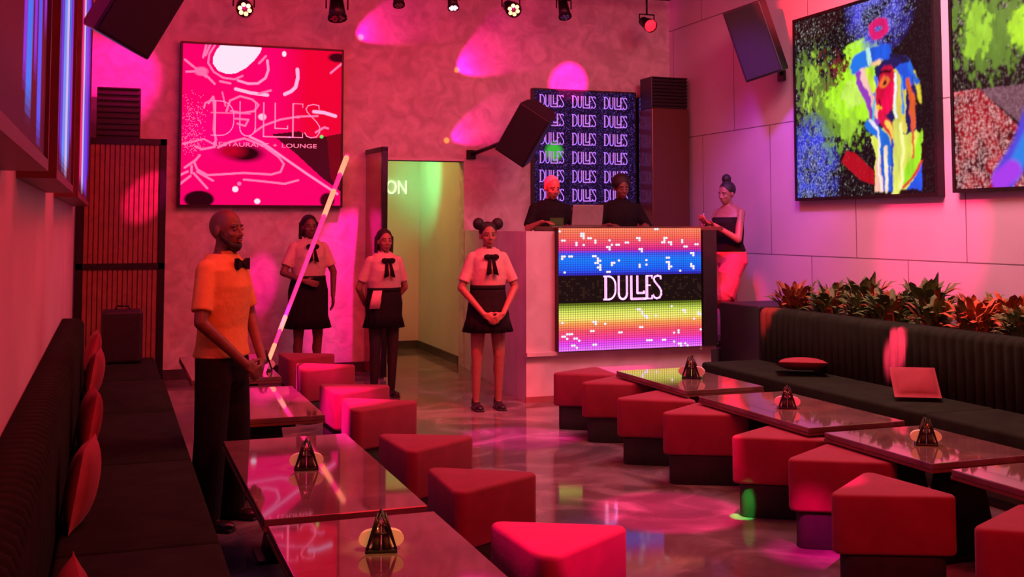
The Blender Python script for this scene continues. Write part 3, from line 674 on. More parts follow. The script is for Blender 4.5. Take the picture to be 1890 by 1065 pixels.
for i in range(74):
    y = rg.choice([rg.uniform(1, 17), rg.uniform(21, 37), rg.uniform(66, 99)]); x = rg.rand()*100
    ix, iy = int(x/100*NX), int(y/100*NY)
    for dx, dy in [(0, 0)] + random.sample([(1, 0), (0, 1), (1, 1), (-1, 0)], rg.randint(0, 3)):
        xx, yy = min(max(ix+dx, 0), NX-1), min(iy+dy, NY-1); c.a[yy, xx] = (1, .82, 1)
m_ = (c.Y > 40) & (c.Y < 60) & (rg.rand(NY, NX) < .25); c.a[m_] = lin((40, 26, 20))
c.build('led_display', tuple(Vector((X0, ys, Z1))-off), (X1-X0, 0, 0), (0, 0, Z0-Z1), screen_mat('led_booth', 1.25, (NX, NY)), t)
mb = MB(); deco_word(mb, 4.36, .925, .61, .225, ys-.008, .018); loc(mb, t).build('logo_lettering', MARKER, t)

# laptop on the counter
t = empty('laptop', (4.32, 9.80, 1.616), 0, 'open laptop seen from behind on the booth counter', 'laptop')
MB().box((-.16, -.05, 0), (.16, .17, .014)).build('keyboard_base', LAPT, t, bevel=.004)
MB().box((-.16, -.01, 0), (.16, .0, .20), Matrix.Translation((0, -.05, .012)) @ Matrix.Rotation(R(12), 4, 'X')).build('lid', LAPT, t, bevel=.003)

# ---------------------------------------------------------------- towers, slatted screen
def tower(name, label, x0, x1, y0, y1, zb, zt, zl, m):
    t = empty(name, ((x0+x1)/2, (y0+y1)/2, zb), 0, label, 'air conditioner', None); a, b = (x1-x0)/2, (y1-y0)/2; H = zt-zb
    MB().box((-a, -b, 0), (a, b, zl-zb)).build('body', m, t, bevel=.012)
    MB().box((-a+.01, -b+.03, zl-zb+.001), (a-.01, b, H)).build('louvre_housing', BLACKP, t, bevel=.008)
    mb = MB(); n = 9
    for i in range(n):
        z = (zl-zb)+.03+(H-(zl-zb)-.05)*i/(n-1); mb.box((-a+.02, -b-.005, z), (a-.02, -b+.04, z+.012))
    mb.build('louvre', BLACKM, t)
    return t
tower('tower_air_conditioner', 'tall glossy brown tower with black louvred top in the right back corner', 6.0, 6.50, 11.62, 11.95, PL, 3.40, 3.02, WOODD)
tower('tower_air_conditioner', 'black louvred tower top rising behind the slatted partition', -.17, .27, 11.72, 12.1, 0, 3.02, 2.50, WOODD)
t = empty('slatted_partition', (.09, 11.3, 0), 0, 'dark framed partition with vertical red brown slats in the left back corner', 'partition'); off = Vector(t.location)
mb = MB(); x0, x1 = -.31, .50
for a, b in (((x0, 11.27, 0), (x0+.06, 11.33, 2.47)), ((x1-.06, 11.27, 0), (x1, 11.33, 2.47)), ((x0, 11.27, 2.41), (x1, 11.33, 2.47)), ((x0, 11.27, 1.20), (x1, 11.33, 1.26)), ((x0, 11.27, 0), (x1, 11.33, .08))): mb.box(a, b)
loc(mb, t).build('partition_frame', BLACKM, t)
mb = MB(); n = 15
for i in range(n):
    x = x0+.065+(x1-x0-.13)*i/n; w_ = (x1-x0-.13)/n
    for za, zb in ((.08, 1.20), (1.26, 2.41)): mb.box((x, 11.285, za), (x+w_*.80, 11.31, zb))
mb.box((x0+.05, 11.311, .08), (x1-.05, 11.318, 2.41))
loc(mb, t).build('slats', WOOD, t)

# ---------------------------------------------------------------- speakers
def speaker(label, c, yaw, pitch, roll, w, d, h, bracket_to, br_local=(0, 0, 0)):
    t = empty('loudspeaker', c, 0, label, 'speaker', None)
    M = Matrix.Rotation(yaw, 4, 'Z') @ Matrix.Rotation(roll, 4, 'Y') @ Matrix.Rotation(pitch, 4, 'X')
    poly = [(-w/2, -d/2), (w/2, -d/2), (w/2*.98, d*.1), (w/2*.62, d/2), (-w/2*.62, d/2), (-w/2*.98, d*.1)]
    mb = MB().prism(poly, -h/2, h/2); mb.v = [tuple(M @ Vector(v)) for v in mb.v]
    mb.build('enclosure', BLACKP, t, bevel=.012)
    mb = MB().box((-w/2+.02, -d/2-.012, -h/2+.02), (w/2-.02, -d/2-.001, h/2-.02), M); mb.build('front_grille', GRILLE, t, bevel=.004)
    p = Vector(bracket_to)-Vector(c); q = M @ Vector(br_local)
    mb = MB().tube(q, p, .025, .025, 10)
    mb.build('bracket_arm', BLACKM, t, True)
    dn = Vector((1, 0, 0)) if abs(p.x) > abs(p.y) and abs(p.x) > abs(p.z) else (Vector((0, 1, 0)) if abs(p.y) > abs(p.z) else Vector((0, 0, 1)))
    s_ = 1 if p.dot(dn) > 0 else -1
    MB().tube(p-dn*s_*.035, p-dn*s_*.001, .075, .075, 4).build('mounting_plate', BLACKM, t)
    return t
speaker('black loudspeaker tilted beside the neon figure screen on the right wall', (6.12, 9.52, 3.50), R(-52), R(14), R(-14), .40, .38, .74, (XR, 9.72, 3.18), (.05, .15, -.22))
speaker('black loudspeaker angled down in front of the repeated logo screen', (4.24, 11.15, 2.64), R(-30), R(20), R(34), .38, .36, .62, (3.93, YB, 2.45), (-.05, .15, -.1))
speaker('black loudspeaker hanging tilted from the ceiling at upper left', (.16, 8.0, 3.26), R(30), R(20), R(22), .44, .40, .80, (-.05, 8.1, ZC), (0, .1, .3))

# ---------------------------------------------------------------- stage lights on a rail
rail = MB().tube((.4, 11.4, 4.34), (6.3, 11.4, 4.34), .025, .025, 10)
for x in (.6, 2.5, 4.4, 6.2): rail.tube((x, 11.4, 4.36), (x, 11.4, ZC), .012)
tag(rail.build('lighting_rail', BLACKM, None, True), 'thin black rail under the ceiling carrying the stage lights', 'rail')
def par(label, x, z, lens, r=.085, aim=(0, -1, -.45)):
    t = empty('stage_light', (x, 11.4, z), 0, label, 'stage light', 'stage lights along the ceiling rail'); d = Vector(aim).normalized()
    mb = MB().tube(-d*.10, d*.10, r*.75, r, 18); mb.tube(-d*.15, -d*.10, r*.45, r*.75, 18); mb.build('can', BLACKM, t, True)
    MB().tube(d*.085, d*.112, r*1.08, r*1.08, 18, False).build('rim', BLACKP, t, True)
    mb = MB()
    for i in range(7):
        a = 2*PI*i/6; u = d.orthogonal().normalized(); v = d.cross(u)
        p = d*.10 + ((u*math.cos(a)+v*math.sin(a))*r*.58 if i < 6 else Vector((0, 0, 0)))
        if lens is LENSY and i == 6: continue
        mb.tube(p, p+d*.012, r*.26, r*.26, 10)
    if lens is LENSR: mb.tube(d*.09, d*.101, r*.95, r*.95, 16)
    mb.build('lens', lens, t)
    yk = MB().path([(-r-.02, 0, 0), (-r-.02, 0, r+.03), (r+.02, 0, r+.03), (r+.02, 0, 0)], .008)
    yk.tube((0, 0, r+.03), (0, 0, 4.32-z), .012); yk.build('yoke', BLACKM, t, True)
    return t
par('stage light with a glowing yellow lens above the pink screen', 1.23, 3.86, LENSY)
par('black unlit moving head light hanging between the two yellow lights', 2.19, 3.90, LENSW if False else LENSO, .095, (0, -.3, -1))
par('small dark stage light at the top edge, right of the unlit moving head', 2.85, 4.08, LENSO, .06, (0, -.4, -1))
par('small dark stage light at the top edge, left of the right yellow light', 3.46, 4.09, LENSW, .06, (0, -.4, -1))
par('stage light with a glowing yellow lens high over the booth side', 4.14, 4.05, LENSY, .085)
par('small dark stage light just right of the right yellow light', 4.78, 4.08, LENSO, .07, (0, -.4, -1))
par('stage light glowing deep red near the right back corner', 5.83, 3.98, LENSR, .075)
point('red_lamp_glow', (5.83, 11.22, 3.92), RED, 2.0, .05)
point('yellow_lamp_glow_a', (1.23, 11.24, 3.80), MAG, 3.0, .05)
point('yellow_lamp_glow_b', (4.14, 11.24, 3.99), MAG, 2.5, .05)

# the tilted pink beam
bm_ = empty('light_beam', (1.12, 8.6, .502), 0, 'thin slanting pink light beam from the back wall to a left table', 'light beam')
a = Vector((0, 0, .004)); b = Vector((2.47, YB-.02, 2.40)) - Vector((1.12, 8.6, .502))
MB().tube(a, b, .014, .028, 12).build('beam_glow', BEAMM, bm_, True)
for u, v in ((.03, .09), (.14, .19), (.64, .78), (.88, .99)): MB().tube(a.lerp(b, u), a.lerp(b, v), .0165+.014*u, .0165+.014*v, 12).build('beam_core', BEAMH, bm_, True)

# ---------------------------------------------------------------- tables
def table(label, x0, x1, y0, y1, grp):
    t = empty('lounge_table', ((x0+x1)/2, (y0+y1)/2, 0), 0, label, 'table', grp); a, b = (x1-x0)/2, (y1-y0)/2
    MB().box((-a+.002, -b+.002, .470), (a-.002, b-.002, .50)).build('tabletop', TABLE, t, bevel=.004)
    e_ = MB(); e_.box((-a, -b, .455), (a, -b+.03, .469)); e_.box((-a, b-.03, .455), (a, b, .469)); e_.box((-a, -b+.03, .455), (-a+.03, b-.03, .469)); e_.box((a-.03, -b+.03, .455), (a, b-.03, .469)); e_.build('edge_band', TEDGE, t)
    MB().box((-a+.16, -b+.10, .425), (a-.16, b-.10, .4695)).build('apron', BLACKM, t)
    for s_ in (-1, 1):
        w0, w1 = .16, .10; y = s_*b*.52
        vs = [(-w0, y-.09, .02), (w0, y-.09, .02), (w0, y+.09, .02), (-w0, y+.09, .02), (-w1, y-.05, .425), (w1, y-.05, .425), (w1, y+.05, .425), (-w1, y+.05, .425)]
        MB().add(vs, [(0,3,2,1),(4,5,6,7),(0,1,5,4),(1,2,6,5),(2,3,7,6),(3,0,4,7)]).build('pedestal', BLACKM, t)
        MB().box((-.20, y-.13, 0), (.20, y+.13, .019)).build('foot_plate', BLACKM, t)
    return t
GL, GR = 'low tables along the left bench', 'low tables along the right bench'
table('glossy low table in the foreground, nearest of the left row', .57, 1.22, 2.95, 4.24, GL)
table('glossy low table second from the front on the left, reflecting the pink screen', .57, 1.22, 4.33, 5.97, GL)
table('glossy low table third from the front on the left, beyond the bearded man', .57, 1.22, 6.58, 7.85, GL)
table('furthest low table of the left row under the slanting beam', .57, 1.22, 8.36, 9.9, GL)
table('low table at the right edge of view, nearest of the right row', 3.66, 4.32, 2.7, 4.14, GR)
table('dark low table second from the front on the right, brass condiment holder on it', 3.66, 4.32, 4.26, 5.10, GR)
table('low table third from the front on the right, pink lit holder on it', 3.66, 4.32, 5.24, 6.46, GR)
table('furthest low table of the right row, reflecting the booth screen', 3.70, 4.32, 6.70, 7.80, GR)

# condiment holders: two fanned napkin stacks, wire cradle, shakers
def holder():
    t = empty('condiment_holder', (0, 0, 0)); 
    MB().box((-.055, -.035, 0), (.055, .035, .010)).build('tray', BLACKM, t, bevel=.003)
    for s_ in (-1, 1):
        mb = MB()
        for j in range(3):
            pts = [(s_*(.012+.066*max(math.sin(a), 0)**.7), .012+.031*(1-math.cos(a))) for a in [PI*i/12*1.0 for i in range(13)]]
            y = -.012+.011*j; n = len(pts)
            vs = [(x*(1-.02*j), y, z) for x, z in pts] + [(x*(1-.02*j), y+.006, z) for x, z in pts]
            mb.add(vs, [tuple(range(n)), tuple(range(2*n-1, n-1, -1))] + [(i, (i+1) % n, n+(i+1) % n, n+i) for i in range(n)])
        mb.build('napkin_fan', NAPK, t)
    mb = MB()
    mb.path([(-.05, -.03, .012), (0, -.03, .135), (.05, -.03, .012)], .0035, 6).path([(-.05, .03, .012), (0, .03, .135), (.05, .03, .012)], .0035, 6)
    mb.path([(0, -.03, .135), (0, .03, .135)], .0035, 6).path([(-.028, -.03, .065), (.028, -.03, .065)], .003, 6)
    mb.path([(-.05, -.03, .012), (-.012, -.03, .135)], .0045, 6).path([(.05, -.03, .012), (.012, -.03, .135)], .0045, 6)
    mb.build('wire_cradle', BLACKM, t, True)
    for s_ in (-1, 1):
        q = MB().tube((s_*.018, -.012, .011), (s_*.014, -.012, .088), .016, .013, 12).build('shaker', CONDI, t, True)
        MB().tube((s_*.014, -.012, .089), (s_*.013, -.012, .108), .0145, .008, 12).build('shaker_cap', BRASS, q, True)
    return t
h0 = holder(); first = True
for x, y, rz, lab in ((.90, 3.79, 8, 'brass and black condiment holder on the nearest left table'), (.87, 5.16, 12, 'condiment holder on the second left table'), (1.12, 8.70, 30, 'condiment holder on the furthest left table by the beam'),
                      (4.04, 7.22, -20, 'dark condiment holder on the furthest right table'), (3.93, 5.84, -12, 'pink lit condiment holder on the third right table from the front'), (3.95, 4.64, -8, 'condiment holder on the second right table from the front')):
    o = h0 if first else copy_tree(h0)
    first = False
    o.location = (x, y, .5005); o.rotation_euler = (0, 0, R(rz-20)); tag(o, lab, 'condiment holder', 'condiment holders on the tables')
    if y > 5.9: o.scale = (1.25, 1.25, 1.2)

# ---------------------------------------------------------------- triangular stools
def rtri(r, rc, n=6):
    pts = []
    for k in range(3):
        a = 2*PI*k/3; c_ = Vector((math.cos(a), math.sin(a)))*(r-2*rc)
        for i in range(n+1):
            b = a-PI/3+2*PI/3*i/n; pts.append((c_.x+rc*math.cos(b), c_.y+rc*math.sin(b)))
    return pts
def stool():
    t = empty('triangular_stool', (0, 0, 0))
    MB().prism(rtri(.345, .045), .185, .445).build('padded_seat', VELRED, t, True, bevel=.018, seg=3)
    MB().prism(rtri(.305, .05), .0, .184).build('plinth_base', BASED, t, True, bevel=.006)
    return t
s0 = stool(); first = True
LS = [(1.62, 3.96, 3, 'pink topped triangular stool beside the nearest left table'), (1.63, 4.98, -2, 'dark red triangular stool second from the front on the left'), (1.63, 5.93, 4, 'dark red triangular stool third from the front on the left'),
      (1.66, 7.27, -3, 'triangular stool fourth from the front on the left, lit pink on its table side'), (1.66, 8.02, 2, 'triangular stool fifth from the front on the left'), (1.67, 9.32, -4, 'triangular stool sixth from the front on the left'), (1.66, 10.15, 2, 'furthest triangular stool of the left row, under the dark waitress')]
RS = [(3.50, 3.46, 176, 'triangular stool cut by the right bottom corner'), (3.31, 4.16, 186, 'triangular stool with pink streaked top, second from the front on the right'), (3.55, 4.82, 181, 'triangular stool third from the front on the right'),
      (3.60, 5.43, 179, 'triangular stool with a green light spot on its base'), (3.60, 6.28, 184, 'triangular stool fourth from the far end on the right'), (3.58, 6.88, 178, 'triangular stool third from the far end on the right'), (3.66, 7.68, 182, 'triangular stool second from the far end on the right'), (3.66, 8.22, 176, 'triangular stool at the far end of the right row')]
for x, y, rz, lab in LS + RS:
    o = s0 if first else copy_tree(s0)
    first = False
    o.location = (x, y, 0); o.rotation_euler = (0, 0, R(rz)); tag(o, lab, 'stool', 'triangular stools along the left tables' if x < 2.5 else 'triangular stools along the right tables')
    for ch in o.children:
        for _ in (0,): pass

# ---------------------------------------------------------------- benches
def channels(x0, x1, y0, y1, z0, z1, face, w=.085):
    """vertical channelled backrest running along Y; face = +1 pads face +X, -1 face -X"""
    n = int((y1-y0)/w); mb = MB(); prof = 6; pts = []
    for i in range(n):
        for j in range(prof):
            u = j/prof; y = y0+(i+u)*(y1-y0)/n; pts.append((y, .028*math.sin(PI*u)**.6))
    pts.append((y1, 0)); base = x1-.03 if face > 0 else x0+.03; back = x0 if face > 0 else x1
    m = len(pts); hz = [(z0, 0), (z1-.05, 0), (z1-.02, -.012), (z1, -.045)]
    vs = []
    for z, dd in hz:
        for y, b_ in pts: vs.append((base+face*(b_+dd), y, z))
    for z in (z1, z0):
        for y, b_ in pts: vs.append((back, y, z))
    L = len(hz)+2; fs = []
    for k in range(L):
        for i in range(m-1):
            a_, b_ = k*m+i, ((k+1) % L)*m+i; fs.append((a_, a_+1, b_+1, b_) if face < 0 else (a_, b_, b_+1, a_+1))
    fs.append(tuple(k*m for k in range(L))); fs.append(tuple(k*m+m-1 for k in range(L-1, -1, -1)))
    return mb.add(vs, fs)
def bench(label, xw, xb, xs, y0, y1, face, zt, grp=None):
    t = empty('banquette', ((xb+xs)/2, (y0+y1)/2, 0), 0, label, 'bench', grp)
    a, b = min(xw, xb), max(xw, xb)
    loc(channels(a, b, y0, y1, .10, zt, face), t).build('channelled_backrest', VELDK, t, True)
    a, b = min(xb, xs), max(xb, xs)
    nmod = max(1, round((y1-y0)/1.45)); st_ = (y1-y0)/nmod
    for k_ in range(nmod):
        loc(MB().box((a+.002, y0+k_*st_+.002, .26), (b-.002, y0+(k_+1)*st_-.002, .45)), t).build('seat_cushion', VELDK, t, True, bevel=.022, seg=3)
    loc(MB().box((a+.002, y0+.02, .06), (b-.05, y1-.02, .259)), t).build('seat_base', BASED, t)
    loc(MB().box((a+.02, y0+.06, 0), (b-.10, y1-.06, .059)), t).build('toe_kick', BLACKP, t)
    return t
bench('long dark velvet bench with channelled back along the left wall', XL+.005, -.17, .41, 1.2, 8.9, 1, .93)
bench('long dark velvet bench with channelled back along the right planter', 5.58, 5.38, 4.80, 1.5, 8.42, -1, .90)
t = empty('short_banquette', (.03, 9.85, 0), 0, 'short dark seat beyond the end of the left bench', 'bench')
MB().box((-.33, -.75, .0), (.36, .75, .30)).build('seat_base', BASED, t, bevel=.01); MB().box((-.33, -.76, .301), (.37, .75, .43)).build('seat_cushion', VELDK, t, True, bevel=.03, seg=3)
tb = empty('black_case', (.11, 10.25, .431), 0, 'black upright case standing on the short seat in the left corner', 'case')
MB().box((-.17, -.12, 0), (.17, .12, .46)).build('case_body', BLACKP, tb, bevel=.03, seg=3); MB().path([(-.06, 0, .455), (-.05, 0, .49), (.05, 0, .49), (.06, 0, .455)], .008).build('case_handle', BLACKM, tb, True)

# scatter cushions
def pillow(name, loc_, rot, w, h, t_, label, grp):
    mb = MB(); n = 12; vs = []
    for sd in (1, -1):
        for j in range(n+1):
            for i in range(n+1):
                u, v = 2*i/n-1, 2*j/n-1
                k_ = (1-abs(u)**2.4)**.6*(1-abs(v)**2.4)**.6
                pin = 1-.07*(1-abs(v))*abs(u)**3; pin2 = 1-.07*(1-abs(u))*abs(v)**3
                vs.append((u*w/2*pin2*1.0, sd*t_/2*k_, v*h/2*pin))
    N = (n+1)*(n+1); fs = []
    for sd in (0, 1):
        for j in range(n):
            for i in range(n):
                a_ = sd*N+j*(n+1)+i; f = (a_, a_+1, a_+n+2, a_+n+1); fs.append(f[::-1] if sd == 0 else f)
    for i in range(n):
        for p_, q_ in ((i, i+1), ((n*(n+1))+i+1, (n*(n+1))+i), ((i+1)*(n+1), i*(n+1)), (i*(n+1)+n, (i+1)*(n+1)+n)): fs.append((p_, q_, q_+N, p_+N))
    o = mb.add(vs, fs).build(name, CUSH, None, True); o.location = loc_; o.rotation_euler = rot
    return tag(o, label, 'cushion', grp)
GC = 'red cushions along the left bench'
for y, lab, tw in ((2.98, 'red cushion cut off by the bottom left corner', 5), (4.72, 'red cushion against the left backrest, second from the camera', -6), (6.2, 'red cushion against the left backrest, third from the camera', 4), (8.1, 'red cushion against the left backrest, fourth from the camera', -5)):
    pillow('cushion', (-.085, y, .452+.158), (R(-9), 0, R(-90+tw)), .36, .32, .12, lab, GC)
pillow('cushion', (-.12, 9.6, .43+.17), (R(-12), 0, R(-88)), .36, .34, .12, 'red cushion on the short seat beside the black case', GC)
pillow('cushion', (5.15, 7.45, .532), (R(80), 0, R(-30)), .38, .36, .10, 'dusky red cushion lying flat on the right bench', 'red cushions on the right bench')
pillow('cushion', (5.13, 6.12, .565), (R(-52), 0, R(-30)), .30, .28, .09, 'red cushion propped up on the right bench, nearer the camera', 'red cushions on the right bench')

# planter and plants behind the right bench
tag(MB().box((5.60, 1.5, 0), (6.54, 8.62, .80)).build('planter', SOIL, None, bevel=.01), 'long dark planter trough behind the right bench against the wall', 'planter')
tag(MB().box((5.75, 9.0, PL if False else 0), (6.50, 9.70, .86)).build('subwoofer', BLACKP, None, bevel=.015), 'large black box speaker standing at the far end of the right bench', 'speaker')
def plant(seed, tall, bronze, x, y):
    rg = random.Random(seed); t = empty('leafy_plant', (x, y, .80))
    for nm, mm, cnt in (('foliage', LEAFB if bronze else LEAF, 120), ('new_growth', LEAF if bronze else LEAFB, 26)):
        mb = MB()
        for i in range(cnt):
            a_ = rg.uniform(0, 2*PI); rr = rg.uniform(0, .13); el = rg.uniform(.25, 1.45); L = rg.uniform(.10, .22)*tall
            p = Vector((rr*math.cos(a_), rr*math.sin(a_), rg.uniform(.0, .20)*tall)); d = Vector((math.cos(a_)*math.cos(el), math.sin(a_)*math.cos(el), math.sin(el)))
            sd = d.cross(Vector((0, 0, 1))); sd = (sd.normalized() if sd.length > .01 else Vector((1, 0, 0)))*L*.17; up_ = sd.cross(d).normalized()*L*.05
            e_ = p+d*L-Vector((0, 0, L*.15)); m1 = p+d*L*.35; m2 = p+d*L*.7
            mb.add([p, m1+sd, m2+sd*.75, e_, m2-sd*.75, m1-sd, m1+up_, m2+up_], [(0, 1, 6), (1, 2, 7, 6), (2, 3, 7), (0, 6, 5), (6, 7, 4, 5), (7, 3, 4)])
        mb.build(nm, mm, t)
    MB().tube((0, 0, 0), (0, 0, .2*tall), .010, .006, 6).build('stem', SOIL, t)
    return t
protos = [plant(1, 1.0, False, 0, 0), plant(2, 1.25, False, 0, 0), plant(3, 1.05, True, 0, 0)]
used = [False]*3; y = 8.45; i = 0
rgp = random.Random(5)
lastlab = {0: 'bushy green plant', 1: 'tall upright green plant', 2: 'bronze leaved plant'}
while y > 3.1:
    for xi, x in enumerate((5.80, 6.20)):
        red_ = (5.5 < y < 6.8) or y > 8.3
        k = 2 if (red_ and rgp.random() < .7) else rgp.choice((0, 0, 1))
        o = protos[k] if not used[k] else copy_tree(protos[k]); used[k] = True
        sc = rgp.uniform(.76, .90); o.location = (x+rgp.uniform(-.03, .03), y+rgp.uniform(-.05, .05), .80); o.rotation_euler = (0, 0, rgp.uniform(0, 6)); o.scale = (sc*1.1, sc*1.1, sc*1.15)
        tag(o, lastlab[k]+' in the planter, in the row '+('nearer the bench' if xi == 0 else 'nearer the wall'), 'plant', lastlab[k]+'s, '+('front' if xi == 0 else 'wall')+' row of the planter')
    y -= .43; i += 1

# ---------------------------------------------------------------- people
def hand(mb, wrist, direction, palm_n, curl, s=1.0, side=1):
    """five fingered hand: palm slab, four unequal fingers in two bends, thumb from the palm's side"""
    w = Vector(wrist); d = Vector(direction).normalized(); n = Vector(palm_n).normalized(); n = (n - d*n.dot(d)).normalized(); u = d.cross(n)*side
    for k in (-.022, -.007, .008, .022): mb.cap(w+u*k*s*.7+d*.01*s, w+u*k*s+d*.080*s, .014*s, .0125*s, 8)
    for k, L in ((-.030, .062), (-.010, .078), (.010, .083), (.029, .074)):
        a_ = w+u*k*s+d*.084*s; d1 = (d+n*math.tan(curl*.5)).normalized(); d2 = (d+n*math.tan(min(curl, 1.3))).normalized()
        b_ = a_+d1*L*.5*s; mb.cap(a_, b_, .0085*s, .0080*s, 8); mb.cap(b_, b_+d2*L*.5*s, .0080*s, .0068*s, 8)
    a_ = w+u*.026*s+d*.030*s; b_ = a_+(u*.75+d*.75+n*.4).normalized()*.036*s; mb.cap(a_, b_, .012*s, .010*s, 8); mb.cap(b_, b_+(d+n*.5+u*.1).normalized()*.030*s, .0098*s, .0080*s, 8)

def torso_secs(s, k=1.0, dz=0, bust=0.0, sh=.185, hip=.165, waist=.135, d=.0):
    return [(0, 0, .80*s, hip*.80*s+d, .095*s+d), (0, .005, .88*s, hip*s+d, .115*s+d), (0, .004, .96*s, hip*.95*s+d, .112*s+d), (0, 0, 1.06*s, waist*s+d, .098*s+d), (0, -.004-bust*.3, 1.18*s, (waist+.015)*s+d, (.108+bust*.5)*s+d),
            (0, -.006-bust*.5, 1.28*s, sh*.88*s+d, (.115+bust)*s+d), (0, 0, 1.37*s, sh*.92*s+d, .098*s+d), (0, .008, 1.415*s, sh*.74*s+d, .078*s+d), (0, .012, 1.455*s, .080*s+d, .064*s+d)]

def head_shape(mb, c, Mh, s, beard=False):
    """c = centre of skull; Mh = orientation, face looks -Y"""
    def P(x, y, z): return Vector(c)+Mh @ Vector((x*s, y*s, z*s))
    M3 = Mh
    mb.ell(P(0, .012, .020), (.074*s, .094*s, .092*s), M3, 20, 14); mb.ell(P(0, -.022, -.040), (.058*s, .066*s, .075*s), M3, 16, 12)
    mb.ell(P(0, -.052, -.088), (.030*s, .026*s, .024*s), M3); 
    for q in (-1, 1):
        mb.ell(P(q*.036, -.056, -.030), (.024*s, .022*s, .020*s), M3, 12, 8); mb.ell(P(q*.076, .012, -.015), (.010*s, .018*s, .030*s), M3, 10, 8)
        mb.ell(P(q*.030, -.072, .018), (.024*s, .012*s, .009*s), M3, 10, 8)
        mb.ell(P(q*.011, -.090, -.036), (.009*s, .009*s, .008*s), M3, 8, 6)
    mb.cap(P(0, -.082, .006), P(0, -.100, -.032), .008*s, .012*s, 10); mb.ell(P(0, -.084, -.060), (.024*s, .010*s, .006*s), M3, 10, 6); mb.ell(P(0, -.082, -.070), (.020*s, .010*s, .007*s), M3, 10, 6)
    return P

